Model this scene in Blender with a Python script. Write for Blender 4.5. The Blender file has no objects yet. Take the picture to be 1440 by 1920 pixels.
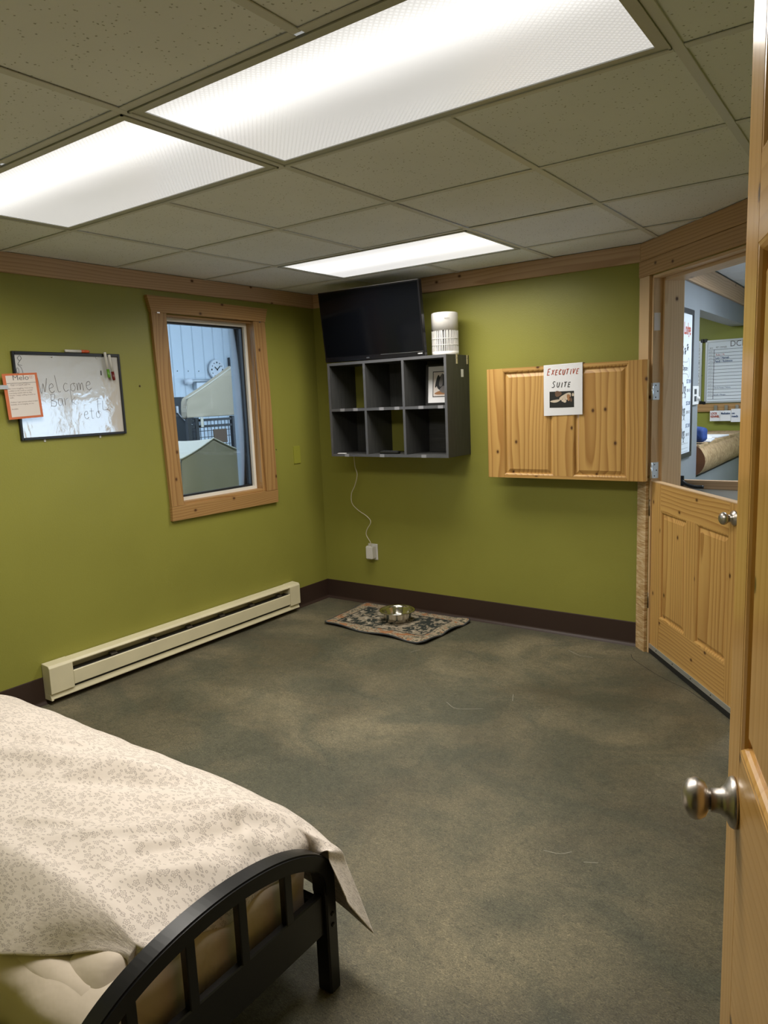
import bpy, bmesh, math, random
from mathutils import Vector, Matrix, noise
random.seed(7)
SC = bpy.context.scene
COL = SC.collection

# ------------------------------------------------------------------ camera
CAM_P = Vector((3.49, -4.0716, 1.462))
YAW, PITCH, ROLL, FPX = 0.6248, -0.1535, -0.0416, 1352.2
fw = Vector((-math.sin(YAW) * math.cos(PITCH), math.cos(YAW) * math.cos(PITCH), math.sin(PITCH)))
rt = Vector((math.cos(YAW), math.sin(YAW), 0)); up = rt.cross(fw)
r2 = math.cos(ROLL) * rt + math.sin(ROLL) * up
u2 = -math.sin(ROLL) * rt + math.cos(ROLL) * up
cam = bpy.data.cameras.new('camera'); camo = bpy.data.objects.new('camera', cam); COL.objects.link(camo)
camo.matrix_world = Matrix(((r2.x, u2.x, -fw.x, CAM_P.x), (r2.y, u2.y, -fw.y, CAM_P.y), (r2.z, u2.z, -fw.z, CAM_P.z), (0, 0, 0, 1)))
cam.sensor_fit = 'HORIZONTAL'; cam.sensor_width = 36; cam.lens = FPX / 1440 * 36
cam.clip_start = 0.02
SC.camera = camo

# ------------------------------------------------------------------ world, exposure
wd = bpy.data.worlds.new('world'); SC.world = wd; wd.use_nodes = True
wd.node_tree.nodes['Background'].inputs[0].default_value = (0.62, 0.80, 1.0, 1)
wd.node_tree.nodes['Background'].inputs[1].default_value = 4.2
SC.view_settings.view_transform = 'Standard'; SC.view_settings.look = 'None'
SC.view_settings.gamma = 1; SC.view_settings.exposure = 0.14; SC.view_settings.use_curve_mapping = False

H = 2.2236          # ceiling height
ROOM_LIGHT = 19.0   # watts of each ceiling fixture
OFFICE_FILL = 30.0  # watts of the lamps added to brighten office and hatch room
KENNEL_FILL = 62.0  # watts of the strip added to brighten the kennel room

# ------------------------------------------------------------------ materials
MATS = {}
def nt_mat(name):
    m = bpy.data.materials.new(name); m.use_nodes = True
    nt = m.node_tree; b = nt.nodes['Principled BSDF']
    MATS[name] = m
    return m, nt, b
def nd(nt, t, **kw):
    n = nt.nodes.new(t)
    for k, v in kw.items(): setattr(n, k, v)
    return n
def setv(n, **kw):
    for k, v in kw.items(): n.inputs[k.replace('_', ' ')].default_value = v
    return n
def ramp(nt, fac, stops, interp='LINEAR'):
    r = nd(nt, 'ShaderNodeValToRGB'); r.color_ramp.interpolation = interp
    el = r.color_ramp.elements
    while len(el) > 1: el.remove(el[-1])
    el[0].position = stops[0][0]; el[0].color = (*stops[0][1], 1)
    for p, c in stops[1:]:
        e = el.new(p); e.color = (*c, 1)
    nt.links.new(fac, r.inputs[0]); return r.outputs[0]
def mixc(nt, fac, a, b, bt='MIX'):
    m = nd(nt, 'ShaderNodeMix', data_type='RGBA', blend_type=bt)
    if hasattr(fac, 'is_output') or not isinstance(fac, (int, float)): nt.links.new(fac, m.inputs[0])
    else: m.inputs[0].default_value = fac
    for v, i in ((a, 6), (b, 7)):
        if isinstance(v, tuple): m.inputs[i].default_value = (*v, 1)
        else: nt.links.new(v, m.inputs[i])
    return m.outputs[2]
def mth(nt, op, a, b=None, c=None):
    m = nd(nt, 'ShaderNodeMath', operation=op)
    for i, v in enumerate((a, b, c)):
        if v is None: continue
        if isinstance(v, (int, float)): m.inputs[i].default_value = v
        else: nt.links.new(v, m.inputs[i])
    return m.outputs[0]
def coords(nt, scale=(1, 1, 1), rand=False, kind='Object'):
    tc = nd(nt, 'ShaderNodeTexCoord'); v = tc.outputs[kind]
    if rand:
        oi = nd(nt, 'ShaderNodeObjectInfo'); k = mth(nt, 'MULTIPLY', oi.outputs['Random'], 37.0)
        cx = nd(nt, 'ShaderNodeCombineXYZ')
        nt.links.new(k, cx.inputs[0])
        k2 = mth(nt, 'MULTIPLY', mth(nt, 'FRACT', mth(nt, 'MULTIPLY', k, 1.37)), 0.16); nt.links.new(k2, cx.inputs[1])
        k3 = mth(nt, 'MULTIPLY', mth(nt, 'FRACT', mth(nt, 'MULTIPLY', k, 2.11)), 0.16); nt.links.new(k3, cx.inputs[2])
        ad = nd(nt, 'ShaderNodeVectorMath', operation='ADD'); nt.links.new(v, ad.inputs[0]); nt.links.new(cx.outputs[0], ad.inputs[1]); v = ad.outputs[0]
    mp = nd(nt, 'ShaderNodeMapping'); mp.inputs['Scale'].default_value = scale
    nt.links.new(v, mp.inputs[0]); return mp.outputs[0]
def noi(nt, v, scale, detail=2, rough=.5, dist=0, out='Fac'):
    n = nd(nt, 'ShaderNodeTexNoise'); setv(n, Scale=scale, Detail=detail, Roughness=rough, Distortion=dist)
    nt.links.new(v, n.inputs['Vector']); return n.outputs[out]
def bump(nt, b, h, strength=.3, dist=.002):
    bm = nd(nt, 'ShaderNodeBump'); setv(bm, Strength=strength, Distance=dist)
    nt.links.new(h, bm.inputs['Height']); nt.links.new(bm.outputs[0], b.inputs['Normal'])
def plain(name, col, rough=.5, metal=0, spec=.5, bumps=None, vary=0):
    m, nt, b = nt_mat(name)
    b.inputs['Base Color'].default_value = (*col, 1); b.inputs['Roughness'].default_value = rough
    b.inputs['Metallic'].default_value = metal; b.inputs['Specular IOR Level'].default_value = spec
    v = coords(nt)
    if vary:
        n = noi(nt, v, 6, 4)
        c = ramp(nt, n, [(.3, tuple(x * (1 - vary) for x in col)), (.7, tuple(min(1, x * (1 + vary)) for x in col))])
        nt.links.new(c, b.inputs['Base Color'])
    if bumps: bump(nt, b, noi(nt, v, bumps[0], 3), bumps[1], bumps[2] if len(bumps) > 2 else .002)
    return m
def pine(name, light, dark, knot=(.09, .035, .012), rough=.38, ring=30., knots=True, spec=.4, cont=1.0):
    m, nt, b = nt_mat(name)
    v = coords(nt, (.16, 1, 1), True)
    w = noi(nt, v, 5.0, 2, .5, 0, 'Color')
    sub = nd(nt, 'ShaderNodeVectorMath', operation='MULTIPLY_ADD'); nt.links.new(w, sub.inputs[0])
    sub.inputs[1].default_value = (.0, .085, .085); nt.links.new(v, sub.inputs[2])
    wv = nd(nt, 'ShaderNodeTexWave', wave_type='RINGS', rings_direction='X', wave_profile='SAW'); setv(wv, Scale=ring, Distortion=.6, Detail=2, Detail_Scale=1.5)
    nt.links.new(sub.outputs[0], wv.inputs[0])
    c = ramp(nt, wv.outputs['Fac'], [(0, light), (.55, tuple(a * (1 - .22 * cont) + d * .22 * cont for a, d in zip(light, dark))), (.9, tuple(a * (1 - .75 * cont) + d * .75 * cont for a, d in zip(light, dark))), (1, light)])
    fv = coords(nt, (3, 160, 160), True); fn = noi(nt, fv, 1, 3, .6)
    c = mixc(nt, mth(nt, 'MULTIPLY', fn, .22), c, tuple(d * .9 for d in dark))
    bl = noi(nt, coords(nt, (.8, 5, 5), True), 1, 2)
    c = mixc(nt, .35, c, ramp(nt, bl, [(.3, (.72, .70, .66)), (.7, (1, 1, 1))]), 'MULTIPLY')
    if knots:
        vo = nd(nt, 'ShaderNodeTexVoronoi', voronoi_dimensions='2D'); setv(vo, Scale=1.0, Randomness=1.0)
        s_ = nd(nt, 'ShaderNodeSeparateXYZ'); nt.links.new(coords(nt, (6.0, 8.0, 8.0), True), s_.inputs[0])
        c_ = nd(nt, 'ShaderNodeCombineXYZ'); nt.links.new(s_.outputs[0], c_.inputs[0]); nt.links.new(mth(nt, 'ADD', s_.outputs[1], s_.outputs[2]), c_.inputs[1])
        nt.links.new(c_.outputs[0], vo.inputs['Vector'])
        sel = mth(nt, 'GREATER_THAN', nd_sep(nt, vo.outputs['Color']), .68)
        k = ramp(nt, vo.outputs['Distance'], [(.03, (1, 1, 1)), (.06, (.6, .6, .6)), (.075, (.2, .2, .2)), (.13, (0, 0, 0))])
        c = mixc(nt, mth(nt, 'MULTIPLY', k, sel), c, knot)
    nt.links.new(c, b.inputs['Base Color']); b.inputs['Roughness'].default_value = rough
    b.inputs['Specular IOR Level'].default_value = spec
    bump(nt, b, fn, .12, .001)
    return m
def nd_sep(nt, col):
    s = nd(nt, 'ShaderNodeSeparateColor'); nt.links.new(col, s.inputs[0]); return s.outputs[0]

pine('pine_door', (.66, .40, .13), (.33, .145, .035), ring=17)
pine('pine_near', (.76, .445, .145), (.53, .26, .06), ring=16, rough=.22, spec=.6, cont=.6)
pine('pine_crown', (.60, .40, .245), (.34, .19, .095), ring=22, rough=.55, cont=.8)
pine('pine_trim', (.52, .315, .135), (.31, .155, .05), ring=22, rough=.5)
pine('pine_window', (.47, .275, .105), (.26, .125, .036), ring=24, rough=.5)
pine('pine_jamb', (.68, .47, .26), (.46, .27, .12), ring=30, rough=.5, cont=.6)

def m_wall(name, col):
    m, nt, b = nt_mat(name)
    v = coords(nt)
    n = noi(nt, v, 1.6, 3)
    c = ramp(nt, n, [(.3, tuple(x * .93 for x in col)), (.7, tuple(x * 1.05 for x in col))])
    nt.links.new(c, b.inputs['Base Color']); b.inputs['Roughness'].default_value = .42
    b.inputs['Specular IOR Level'].default_value = .35
    bump(nt, b, noi(nt, v, 130, 3, .6), .22, .0025)
m_wall('green_paint', (.275, .268, .052))
m_wall('green_paint_far', (.26, .27, .05))
m_wall('grey_paint', (.26, .275, .29))
m_wall('hall_paint', (.55, .55, .52))

def m_floor():
    m, nt, b = nt_mat('stained_concrete')
    v = coords(nt)
    big = noi(nt, v, 1.5, 3, .5, .5)
    c = ramp(nt, big, [(.28, (.080, .071, .047)), (.47, (.124, .110, .071)), (.62, (.175, .153, .097)), (.78, (.23, .20, .128))])
    sw = noi(nt, coords(nt, (1, 1.3, 1)), 2.2, 3, .55, .9)
    c = mixc(nt, ramp(nt, sw, [(.42, (0, 0, 0)), (.62, (.55, .55, .55))]), c, (.060, .068, .050))
    mot = noi(nt, v, 26, 5, .72, .8)
    c = mixc(nt, .55, c, ramp(nt, mot, [(.3, (.62, .62, .62)), (.5, (1, 1, 1)), (.72, (1.25, 1.22, 1.15))]), 'MULTIPLY')
    fd_ = nd(nt, 'ShaderNodeMapping'); fd_.inputs['Rotation'].default_value = (0, 0, .5); fd_.inputs['Scale'].default_value = (95, 230, 1); nt.links.new(v, fd_.inputs[0])
    fine = noi(nt, fd_.outputs[0], 1.0, 4, .7, 2.2)
    c = mixc(nt, .8, c, ramp(nt, fine, [(.34, (.30, .30, .29)), (.5, (.9, .9, .9)), (.66, (2.0, 1.95, 1.85))]), 'MULTIPLY')
    nt.links.new(c, b.inputs['Base Color'])
    rr = ramp(nt, big, [(.3, (.42, .42, .42)), (.7, (.6, .6, .6))]); nt.links.new(rr, b.inputs['Roughness'])
    b.inputs['Specular IOR Level'].default_value = .42
    bump(nt, b, mth(nt, 'ADD', fine, mot), .6, .002)
m_floor()

def m_tile():
    m, nt, b = nt_mat('ceiling_tile')
    v = coords(nt, (1, 1, 1), True)
    vo = nd(nt, 'ShaderNodeTexVoronoi'); setv(vo, Scale=85., Randomness=1.)
    w = nd(nt, 'ShaderNodeVectorMath', operation='MULTIPLY_ADD'); nt.links.new(noi(nt, v, 60, 2, .5, 0, 'Color'), w.inputs[0]); w.inputs[1].default_value = (.012, .012, 0); nt.links.new(v, w.inputs[2])
    nt.links.new(w.outputs[0], vo.inputs['Vector'])
    sel = mth(nt, 'GREATER_THAN', nd_sep(nt, vo.outputs['Color']), .52)
    hole = mth(nt, 'MULTIPLY', ramp(nt, vo.outputs['Distance'], [(.14, (1, 1, 1)), (.24, (0, 0, 0))]), sel)
    n = noi(nt, v, 2.5, 3)
    base = ramp(nt, n, [(.3, (.80, .83, .90)), (.7, (.86, .89, .96))])
    c = mixc(nt, mth(nt, 'MULTIPLY', hole, .62), base, (.14, .135, .12))
    nt.links.new(c, b.inputs['Base Color']); b.inputs['Roughness'].default_value = .85
    h = mth(nt, 'SUBTRACT', mth(nt, 'MULTIPLY', noi(nt, v, 220, 2), .3), hole)
    bump(nt, b, h, .5, .002)
m_tile()
plain('grid_metal', (.66, .67, .69), .45, 0, .4)
plain('grid_gap', (.05, .05, .045), .8)
plain('fixture_metal', (.52, .53, .51), .35, 0, .5)

def m_lens(name, strength, streak, stain=False):
    m, nt, b = nt_mat(name)
    v = coords(nt)
    sp = nd(nt, 'ShaderNodeSeparateXYZ'); nt.links.new(v, sp.inputs[0])
    # fluorescent tube behind the prismatic sheet: a bright band along the length
    d = mth(nt, 'ABSOLUTE', mth(nt, 'SUBTRACT', sp.outputs[1], streak))
    g = mth(nt, 'POWER', 2.718, mth(nt, 'MULTIPLY', mth(nt, 'MULTIPLY', d, d), -90.))
    e = mth(nt, 'ADD', mth(nt, 'MULTIPLY', g, .75), .60)
    vx = nd(nt, 'ShaderNodeTexVoronoi', distance='CHEBYCHEV'); setv(vx, Scale=88., Randomness=0.)
    rot = nd(nt, 'ShaderNodeMapping'); rot.inputs['Rotation'].default_value = (0, 0, math.pi / 4); nt.links.new(v, rot.inputs[0]); nt.links.new(rot.outputs[0], vx.inputs['Vector'])
    pr = ramp(nt, vx.outputs['Distance'], [(.0, (1.12, 1.12, 1.12)), (.5, (.82, .82, .82))])
    e = mth(nt, 'MULTIPLY', e, nd_sep(nt, pr))
    e = mth(nt, 'MULTIPLY', e, strength)
    col = (1.0, .985, .965)
    b.inputs['Base Color'].default_value = (.6, .6, .6, 1); b.inputs['Roughness'].default_value = .3
    if stain:
        n = noi(nt, v, 14, 3)
        ex = mth(nt, 'ADD', sp.outputs[0], mth(nt, 'MULTIPLY', n, .03))
        s1 = ramp(nt, mth(nt, 'ADD', ex, .582), [(0., (.9, .9, .9)), (.025, (0, 0, 0))])
        s2 = ramp(nt, mth(nt, 'MULTIPLY', sp.outputs[1], -1.), [(0., (.25, .25, .25)), (.22, (1, 1, 1))])
        c = mixc(nt, mth(nt, 'MULTIPLY', s1, nd_sep(nt, s2)), col, (.75, .42, .12)); nt.links.new(c, b.inputs['Emission Color'])
    else:
        b.inputs['Emission Color'].default_value = (*col, 1)
    nt.links.new(e, b.inputs['Emission Strength'])
m_lens('lens_a', .92, -.13, True); m_lens('lens_b', .92, -.15); m_lens('lens_c', 1.25, -.05)
plain('added_lens', (.9, .9, .9));  # glowing face shared by the added lamps of the side rooms
MATS['added_lens'].node_tree.nodes['Principled BSDF'].inputs['Emission Color'].default_value = (.9, .95, 1, 1)
MATS['added_lens'].node_tree.nodes['Principled BSDF'].inputs['Emission Strength'].default_value = 1.3

plain('brown_vinyl', (.040, .022, .016), .5, 0, .4)
plain('cream_metal', (.74, .675, .465), .38, 0, .5, vary=.05)
plain('dark_slot', (.02, .018, .014), .6)
plain('heater_fin', (.07, .06, .045), .5, .4)
plain('white_vinyl', (.80, .77, .70), .35)
plain('black_gasket', (.012, .012, .013), .4)
plain('black_plastic', (.012, .012, .013), .32)
plain('tv_bezel', (.006, .006, .008), .22, 0, .5)
plain('tv_screen', (.003, .0035, .005), .10, 0, .28)
plain('silver', (.62, .62, .62), .3, .9)
plain('brushed_nickel', (.50, .465, .43), .36, 1)
plain('steel', (.62, .60, .54), .16, 1)
plain('zinc', (.80, .82, .84), .28, .85)
plain('old_brass', (.16, .12, .07), .4, .8)
plain('dark_screw', (.05, .05, .05), .4, .6)
plain('paper', (.80, .80, .82), .7, bumps=(40, .25, .004))
plain('paper_pink', (.72, .66, .62), .6)
plain('orange_card', (.60, .16, .06), .5)
plain('ink_black', (.02, .022, .024), .7)
plain('ink_grey', (.17, .16, .16), .7)
plain('ink_soft', (.30, .25, .23), .7)
plain('ink_red', (.42, .065, .025), .7)
plain('ink_blue', (.06, .10, .20), .6)
plain('photo_dark', (.012, .012, .010), .5)
plain('photo_fur', (.62, .52, .40), .6, vary=.25)
plain('photo_tan', (.36, .17, .07), .6, vary=.2)
plain('photo_brown', (.14, .075, .04), .6, vary=.2)
plain('white_plastic', (.68, .665, .64), .35)
plain('grey_slit', (.10, .10, .10), .6)
plain('plate_green', (.31, .31, .045), .3)
plain('black_paint', (.010, .010, .011), .33, 0, .45)
plain('cable_white', (.62, .58, .48), .5)
plain('bracket_cream', (.62, .55, .38), .4, .3)
plain('tape_clear', (.26, .26, .28), .25)
plain('red_marker', (.16, .012, .012), .3)
plain('green_marker', (.12, .30, .03), .3)
plain('orange_marker', (.60, .10, .03), .3)
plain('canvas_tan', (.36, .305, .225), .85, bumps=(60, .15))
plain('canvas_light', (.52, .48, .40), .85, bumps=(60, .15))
plain('white_metal', (.62, .68, .74), .5)
plain('charcoal_box', (.045, .05, .055), .6)
plain('brown_card', (.10, .06, .035), .7)
plain('blue_cloth', (.02, .055, .22), .7, bumps=(30, .5, .01))
plain('office_white', (.72, .74, .78), .5)
plain('frame_dark', (.035, .035, .04), .4)
plain('board_white', (.78, .82, .87), .25)
plain('aluminium', (.6, .62, .64), .4, .6)
plain('rubber_black', (.01, .01, .01), .6)
plain('kennel_floor', (.25, .25, .25), .6)

def m_shelf():
    m, nt, b = nt_mat('grey_laminate')
    v = coords(nt, (1, 26, 26)); n = noi(nt, v, 6, 4, .6)
    c = ramp(nt, n, [(.3, (.032, .033, .033)), (.7, (.062, .062, .060))])
    nt.links.new(c, b.inputs['Base Color']); b.inputs['Roughness'].default_value = .5
m_shelf()
plain('laminate_edge', (.085, .085, .09), .45, vary=.15)

def m_whiteboard():
    m, nt, b = nt_mat('whiteboard_gloss')
    b.inputs['Base Color'].default_value = (.58, .58, .57, 1); b.inputs['Roughness'].default_value = .06
    b.inputs['Specular IOR Level'].default_value = 1.0
    b.inputs['Coat Weight'].default_value = 1.; b.inputs['Coat IOR'].default_value = 1.9; b.inputs['Coat Roughness'].default_value = .03
    v = coords(nt)
    h = mth(nt, 'ADD', noi(nt, v, 9, 2, .5, 1.), mth(nt, 'MULTIPLY', noi(nt, v, 34, 3, .6, 1.), .25))
    bump(nt, b, h, .16, .006)
    nt.links.new(nt.nodes['Bump'].outputs[0], b.inputs['Coat Normal'])
m_whiteboard()

def m_glass():
    m, nt, b = nt_mat('window_glass')
    out = nt.nodes['Material Output']
    tr = nd(nt, 'ShaderNodeBsdfTransparent'); tr.inputs[0].default_value = (.93, .97, 1, 1)
    gl = nd(nt, 'ShaderNodeBsdfGlossy'); gl.inputs['Roughness'].default_value = .02
    fr = nd(nt, 'ShaderNodeFresnel'); fr.inputs[0].default_value = 1.45
    mx = nd(nt, 'ShaderNodeMixShader'); nt.links.new(fr.outputs[0], mx.inputs[0]); nt.links.new(tr.outputs[0], mx.inputs[1]); nt.links.new(gl.outputs[0], mx.inputs[2])
    nt.links.new(mx.outputs[0], out.inputs[0])
m_glass()

def m_floral(name, base, line):
    m, nt, b = nt_mat(name)
    tc = nd(nt, 'ShaderNodeTexCoord'); uv = tc.outputs['UV']
    def mapped(s, r=0):
        mp = nd(nt, 'ShaderNodeMapping'); mp.inputs['Scale'].default_value = (s, s, s); mp.inputs['Rotation'].default_value = (0, 0, r); nt.links.new(uv, mp.inputs[0]); return mp.outputs[0]
    # flower heads: five lobed outlines round the centres of cells
    vo = nd(nt, 'ShaderNodeTexVoronoi', voronoi_dimensions='2D'); setv(vo, Scale=42., Randomness=.75); nt.links.new(uv, vo.inputs['Vector'])
    df = nd(nt, 'ShaderNodeVectorMath', operation='SUBTRACT'); nt.links.new(uv, df.inputs[0]); nt.links.new(vo.outputs['Position'], df.inputs[1])
    sp = nd(nt, 'ShaderNodeSeparateXYZ'); nt.links.new(df.outputs[0], sp.inputs[0])
    ang = mth(nt, 'ARCTAN2', sp.outputs[1], sp.outputs[0])
    lob = mth(nt, 'MULTIPLY', mth(nt, 'ABSOLUTE', mth(nt, 'SINE', mth(nt, 'MULTIPLY', ang, 2.5))), .16)
    rad = mth(nt, 'SUBTRACT', vo.outputs['Distance'], lob)
    ring = mth(nt, 'LESS_THAN', mth(nt, 'ABSOLUTE', mth(nt, 'SUBTRACT', rad, .14)), .045)
    dot = mth(nt, 'LESS_THAN', mth(nt, 'ABSOLUTE', mth(nt, 'SUBTRACT', vo.outputs['Distance'], .08)), .03)
    sel = mth(nt, 'GREATER_THAN', nd_sep(nt, vo.outputs['Color']), .45)
    fl = mth(nt, 'MULTIPLY', mth(nt, 'MAXIMUM', ring, dot), sel)
    # leaves and sprigs between
    v2 = nd(nt, 'ShaderNodeTexVoronoi', voronoi_dimensions='2D'); setv(v2, Scale=1., Randomness=1.)
    mp = nd(nt, 'ShaderNodeMapping'); mp.inputs['Scale'].default_value = (60, 130, 1); mp.inputs['Rotation'].default_value = (0, 0, .7); nt.links.new(uv, mp.inputs[0])
    nz = noi(nt, mapped(1), 30, 2, .5, 0, 'Color'); ma = nd(nt, 'ShaderNodeVectorMath', operation='MULTIPLY_ADD'); nt.links.new(nz, ma.inputs[0]); ma.inputs[1].default_value = (2.4, 2.4, 0); nt.links.new(mp.outputs[0], ma.inputs[2])
    nt.links.new(ma.outputs[0], v2.inputs['Vector'])
    leaf = mth(nt, 'LESS_THAN', mth(nt, 'ABSOLUTE', mth(nt, 'SUBTRACT', v2.outputs['Distance'], .22)), .09)
    leaf = mth(nt, 'MULTIPLY', leaf, mth(nt, 'GREATER_THAN', nd_sep(nt, v2.outputs['Color']), .35))
    far = mth(nt, 'GREATER_THAN', vo.outputs['Distance'], .30)
    pat = mth(nt, 'MAXIMUM', fl, mth(nt, 'MULTIPLY', leaf, mth(nt, 'MAXIMUM', far, mth(nt, 'SUBTRACT', 1., sel))))
    c = mixc(nt, mth(nt, 'MULTIPLY', pat, .72), base, line)
    nt.links.new(c, b.inputs['Base Color']); b.inputs['Roughness'].default_value = .8
    b.inputs['Sheen Weight'].default_value = .15
    bump(nt, b, noi(nt, mapped(1), 55, 3), .18, .004)
m_floral('floral_cotton', (.70, .62, .55), (.33, .28, .25))
plain('sheet_cream', (.70, .60, .49), .75, bumps=(14, .35, .01))

def m_rug():
    m, nt, b = nt_mat('rug_pattern')
    tc = nd(nt, 'ShaderNodeTexCoord'); v = tc.outputs['Object']
    sp = nd(nt, 'ShaderNodeSeparateXYZ'); nt.links.new(v, sp.inputs[0])
    n1 = noi(nt, coords(nt, (1, 1, 1)), 22, 4, .65, .4); n2 = noi(nt, coords(nt, (1, 2.2, 1)), 30, 4, .7)
    field = ramp(nt, n1, [(.38, (.022, .030, .026)), (.47, (.035, .045, .04)), (.5, (.34, .29, .22)), (.6, (.50, .45, .37)), (.68, (.05, .06, .065))], 'CONSTANT')
    border = ramp(nt, n2, [(.0, (.05, .055, .045)), (.40, (.10, .11, .08)), (.45, (.46, .38, .27)), (.52, (.50, .43, .33)), (.565, (.05, .055, .045)), (.60, (.44, .17, .045)), (.68, (.50, .42, .32))], 'CONSTANT')
    big_ = ramp(nt, noi(nt, coords(nt, (1, 1, 1)), 11, 2), [(.55, (0, 0, 0)), (.60, (.7, .7, .7))])
    border = mixc(nt, big_, border, (.46, .16, .04))
    dx = mth(nt, 'SUBTRACT', .425, mth(nt, 'ABSOLUTE', sp.outputs[0])); dy = mth(nt, 'SUBTRACT', .262, mth(nt, 'ABSOLUTE', sp.outputs[1]))
    ed = mth(nt, 'MINIMUM', dx, dy)
    c = mixc(nt, mth(nt, 'LESS_THAN', ed, .085), field, border)
    c = mixc(nt, mth(nt, 'LESS_THAN', mth(nt, 'ABSOLUTE', mth(nt, 'SUBTRACT', ed, .088)), .006), c, (.05, .05, .045))
    c = mixc(nt, 1., c, (.78, .76, .72), 'MULTIPLY'); nt.links.new(c, b.inputs['Base Color']); b.inputs['Roughness'].default_value = .95
    bump(nt, b, n2, .6, .004)
m_rug()
def m_log():
    m, nt, b = nt_mat('peeled_log')
    v = coords(nt, (2, 9, 9)); n = noi(nt, v, 3, 5, .6, 1)
    c = ramp(nt, n, [(.3, (.24, .14, .06)), (.55, (.46, .31, .16)), (.75, (.55, .40, .23))])
    nt.links.new(c, b.inputs['Base Color']); b.inputs['Roughness'].default_value = .6
    bump(nt, b, n, .6, .01)
m_log()
plain('log_end', (.17, .065, .022), .6, bumps=(30, .4), vary=.3)
def m_scratched():
    m, nt, b = nt_mat('scratched_pine')
    v = coords(nt, (30, 4, 4), False); n = noi(nt, v, 3, 4, .6, 1.2)
    c = ramp(nt, n, [(.35, (.34, .20, .08)), (.5, (.50, .32, .14)), (.6, (.62, .46, .27))])
    nt.links.new(c, b.inputs['Base Color']); b.inputs['Roughness'].default_value = .7
    bump(nt, b, n, .5, .004)
m_scratched()

# ------------------------------------------------------------------ mesh helpers
def mesh_obj(name, verts, faces, mat, M=None, parent=None, smooth=False):
    me = bpy.data.meshes.new(name); me.from_pydata([tuple(v) for v in verts], [], faces); me.update()
    return link(name, me, mat, M, parent, smooth)
def link(name, me, mat, M=None, parent=None, smooth=False):
    o = bpy.data.objects.new(name, me); COL.objects.link(o)
    if mat: me.materials.append(MATS[mat])
    if smooth:
        for p in me.polygons: p.use_smooth = True
    M = M or Matrix()
    o.matrix_basis = M
    if parent: par(o, parent)
    return o
ROOTM = {}
def par(o, root):
    o.parent = root
    o.matrix_parent_inverse = ROOTM.get(root.name, Matrix()).inverted()
    ROOTM[o.name] = ROOTM.get(root.name, Matrix()) @ o.matrix_parent_inverse @ o.matrix_basis
def tag(o, label, cat=None, group=None, kind=None):
    o['label'] = label
    if cat: o['category'] = cat
    if group: o['group'] = group
    if kind: o['kind'] = kind
    if o.parent is None and o.name not in ROOTM: ROOTM[o.name] = o.matrix_basis.copy()
    return o
def root(name, label, cat, loc=(0, 0, 0), group=None, kind=None):
    o = bpy.data.objects.new(name, None); COL.objects.link(o); o.empty_display_size = .05
    o.location = loc; ROOTM[o.name] = Matrix.Translation(loc)
    return tag(o, label, cat, group, kind)
def bm_obj(name, bm, mat, M=None, parent=None, smooth=False):
    me = bpy.data.meshes.new(name); bmesh.ops.recalc_face_normals(bm, faces=bm.faces); bm.to_mesh(me); bm.free()
    return link(name, me, mat, M, parent, smooth)
def add_box(bm, lo, hi):
    vs = [bm.verts.new((x, y, z)) for x in (lo[0], hi[0]) for y in (lo[1], hi[1]) for z in (lo[2], hi[2])]
    for f in ((0, 1, 3, 2), (4, 6, 7, 5), (0, 4, 5, 1), (2, 3, 7, 6), (0, 2, 6, 4), (1, 5, 7, 3)): bm.faces.new([vs[i] for i in f])
AX = {0: Matrix(), 1: Matrix.Rotation(math.pi / 2, 4, 'Z'), 2: Matrix.Rotation(-math.pi / 2, 4, 'Y')}
def box(name, lo, hi, mat, parent=None, M=None, bevel=.0015, grain=None):
    """box given in frame M; local X always runs along the longest side (the grain)"""
    M = M or Matrix()
    c = [(a + b) / 2 for a, b in zip(lo, hi)]; s = [abs(b - a) for a, b in zip(lo, hi)]
    ax = s.index(max(s)) if grain is None else grain
    ls = {0: (s[0], s[1], s[2]), 1: (s[1], s[0], s[2]), 2: (s[2], s[1], s[0])}[ax]
    bm = bmesh.new(); add_box(bm, [-v / 2 for v in ls], [v / 2 for v in ls])
    if bevel and min(ls) > bevel * 2.5: bmesh.ops.bevel(bm, geom=bm.edges[:], offset=bevel, segments=1, affect='EDGES')
    return bm_obj(name, bm, mat, M @ Matrix.Translation(c) @ AX[ax], parent)
def prism(name, poly, d0, d1, mat, parent=None, M=None, bevel=0):
    """polygon in local XY, extruded along local Z"""
    n = len(poly)
    v = [(x, y, d0) for x, y in poly] + [(x, y, d1) for x, y in poly]
    f = [tuple(range(n))[::-1], tuple(range(n, 2 * n))] + [(i, (i + 1) % n, n + (i + 1) % n, n + i) for i in range(n)]
    bm = bmesh.new(); bv = [bm.verts.new(p) for p in v]
    for q in f: bm.faces.new([bv[i] for i in q])
    if bevel: bmesh.ops.bevel(bm, geom=bm.edges[:], offset=bevel, segments=2, affect='EDGES')
    return bm_obj(name, bm, mat, M, parent)
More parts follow.
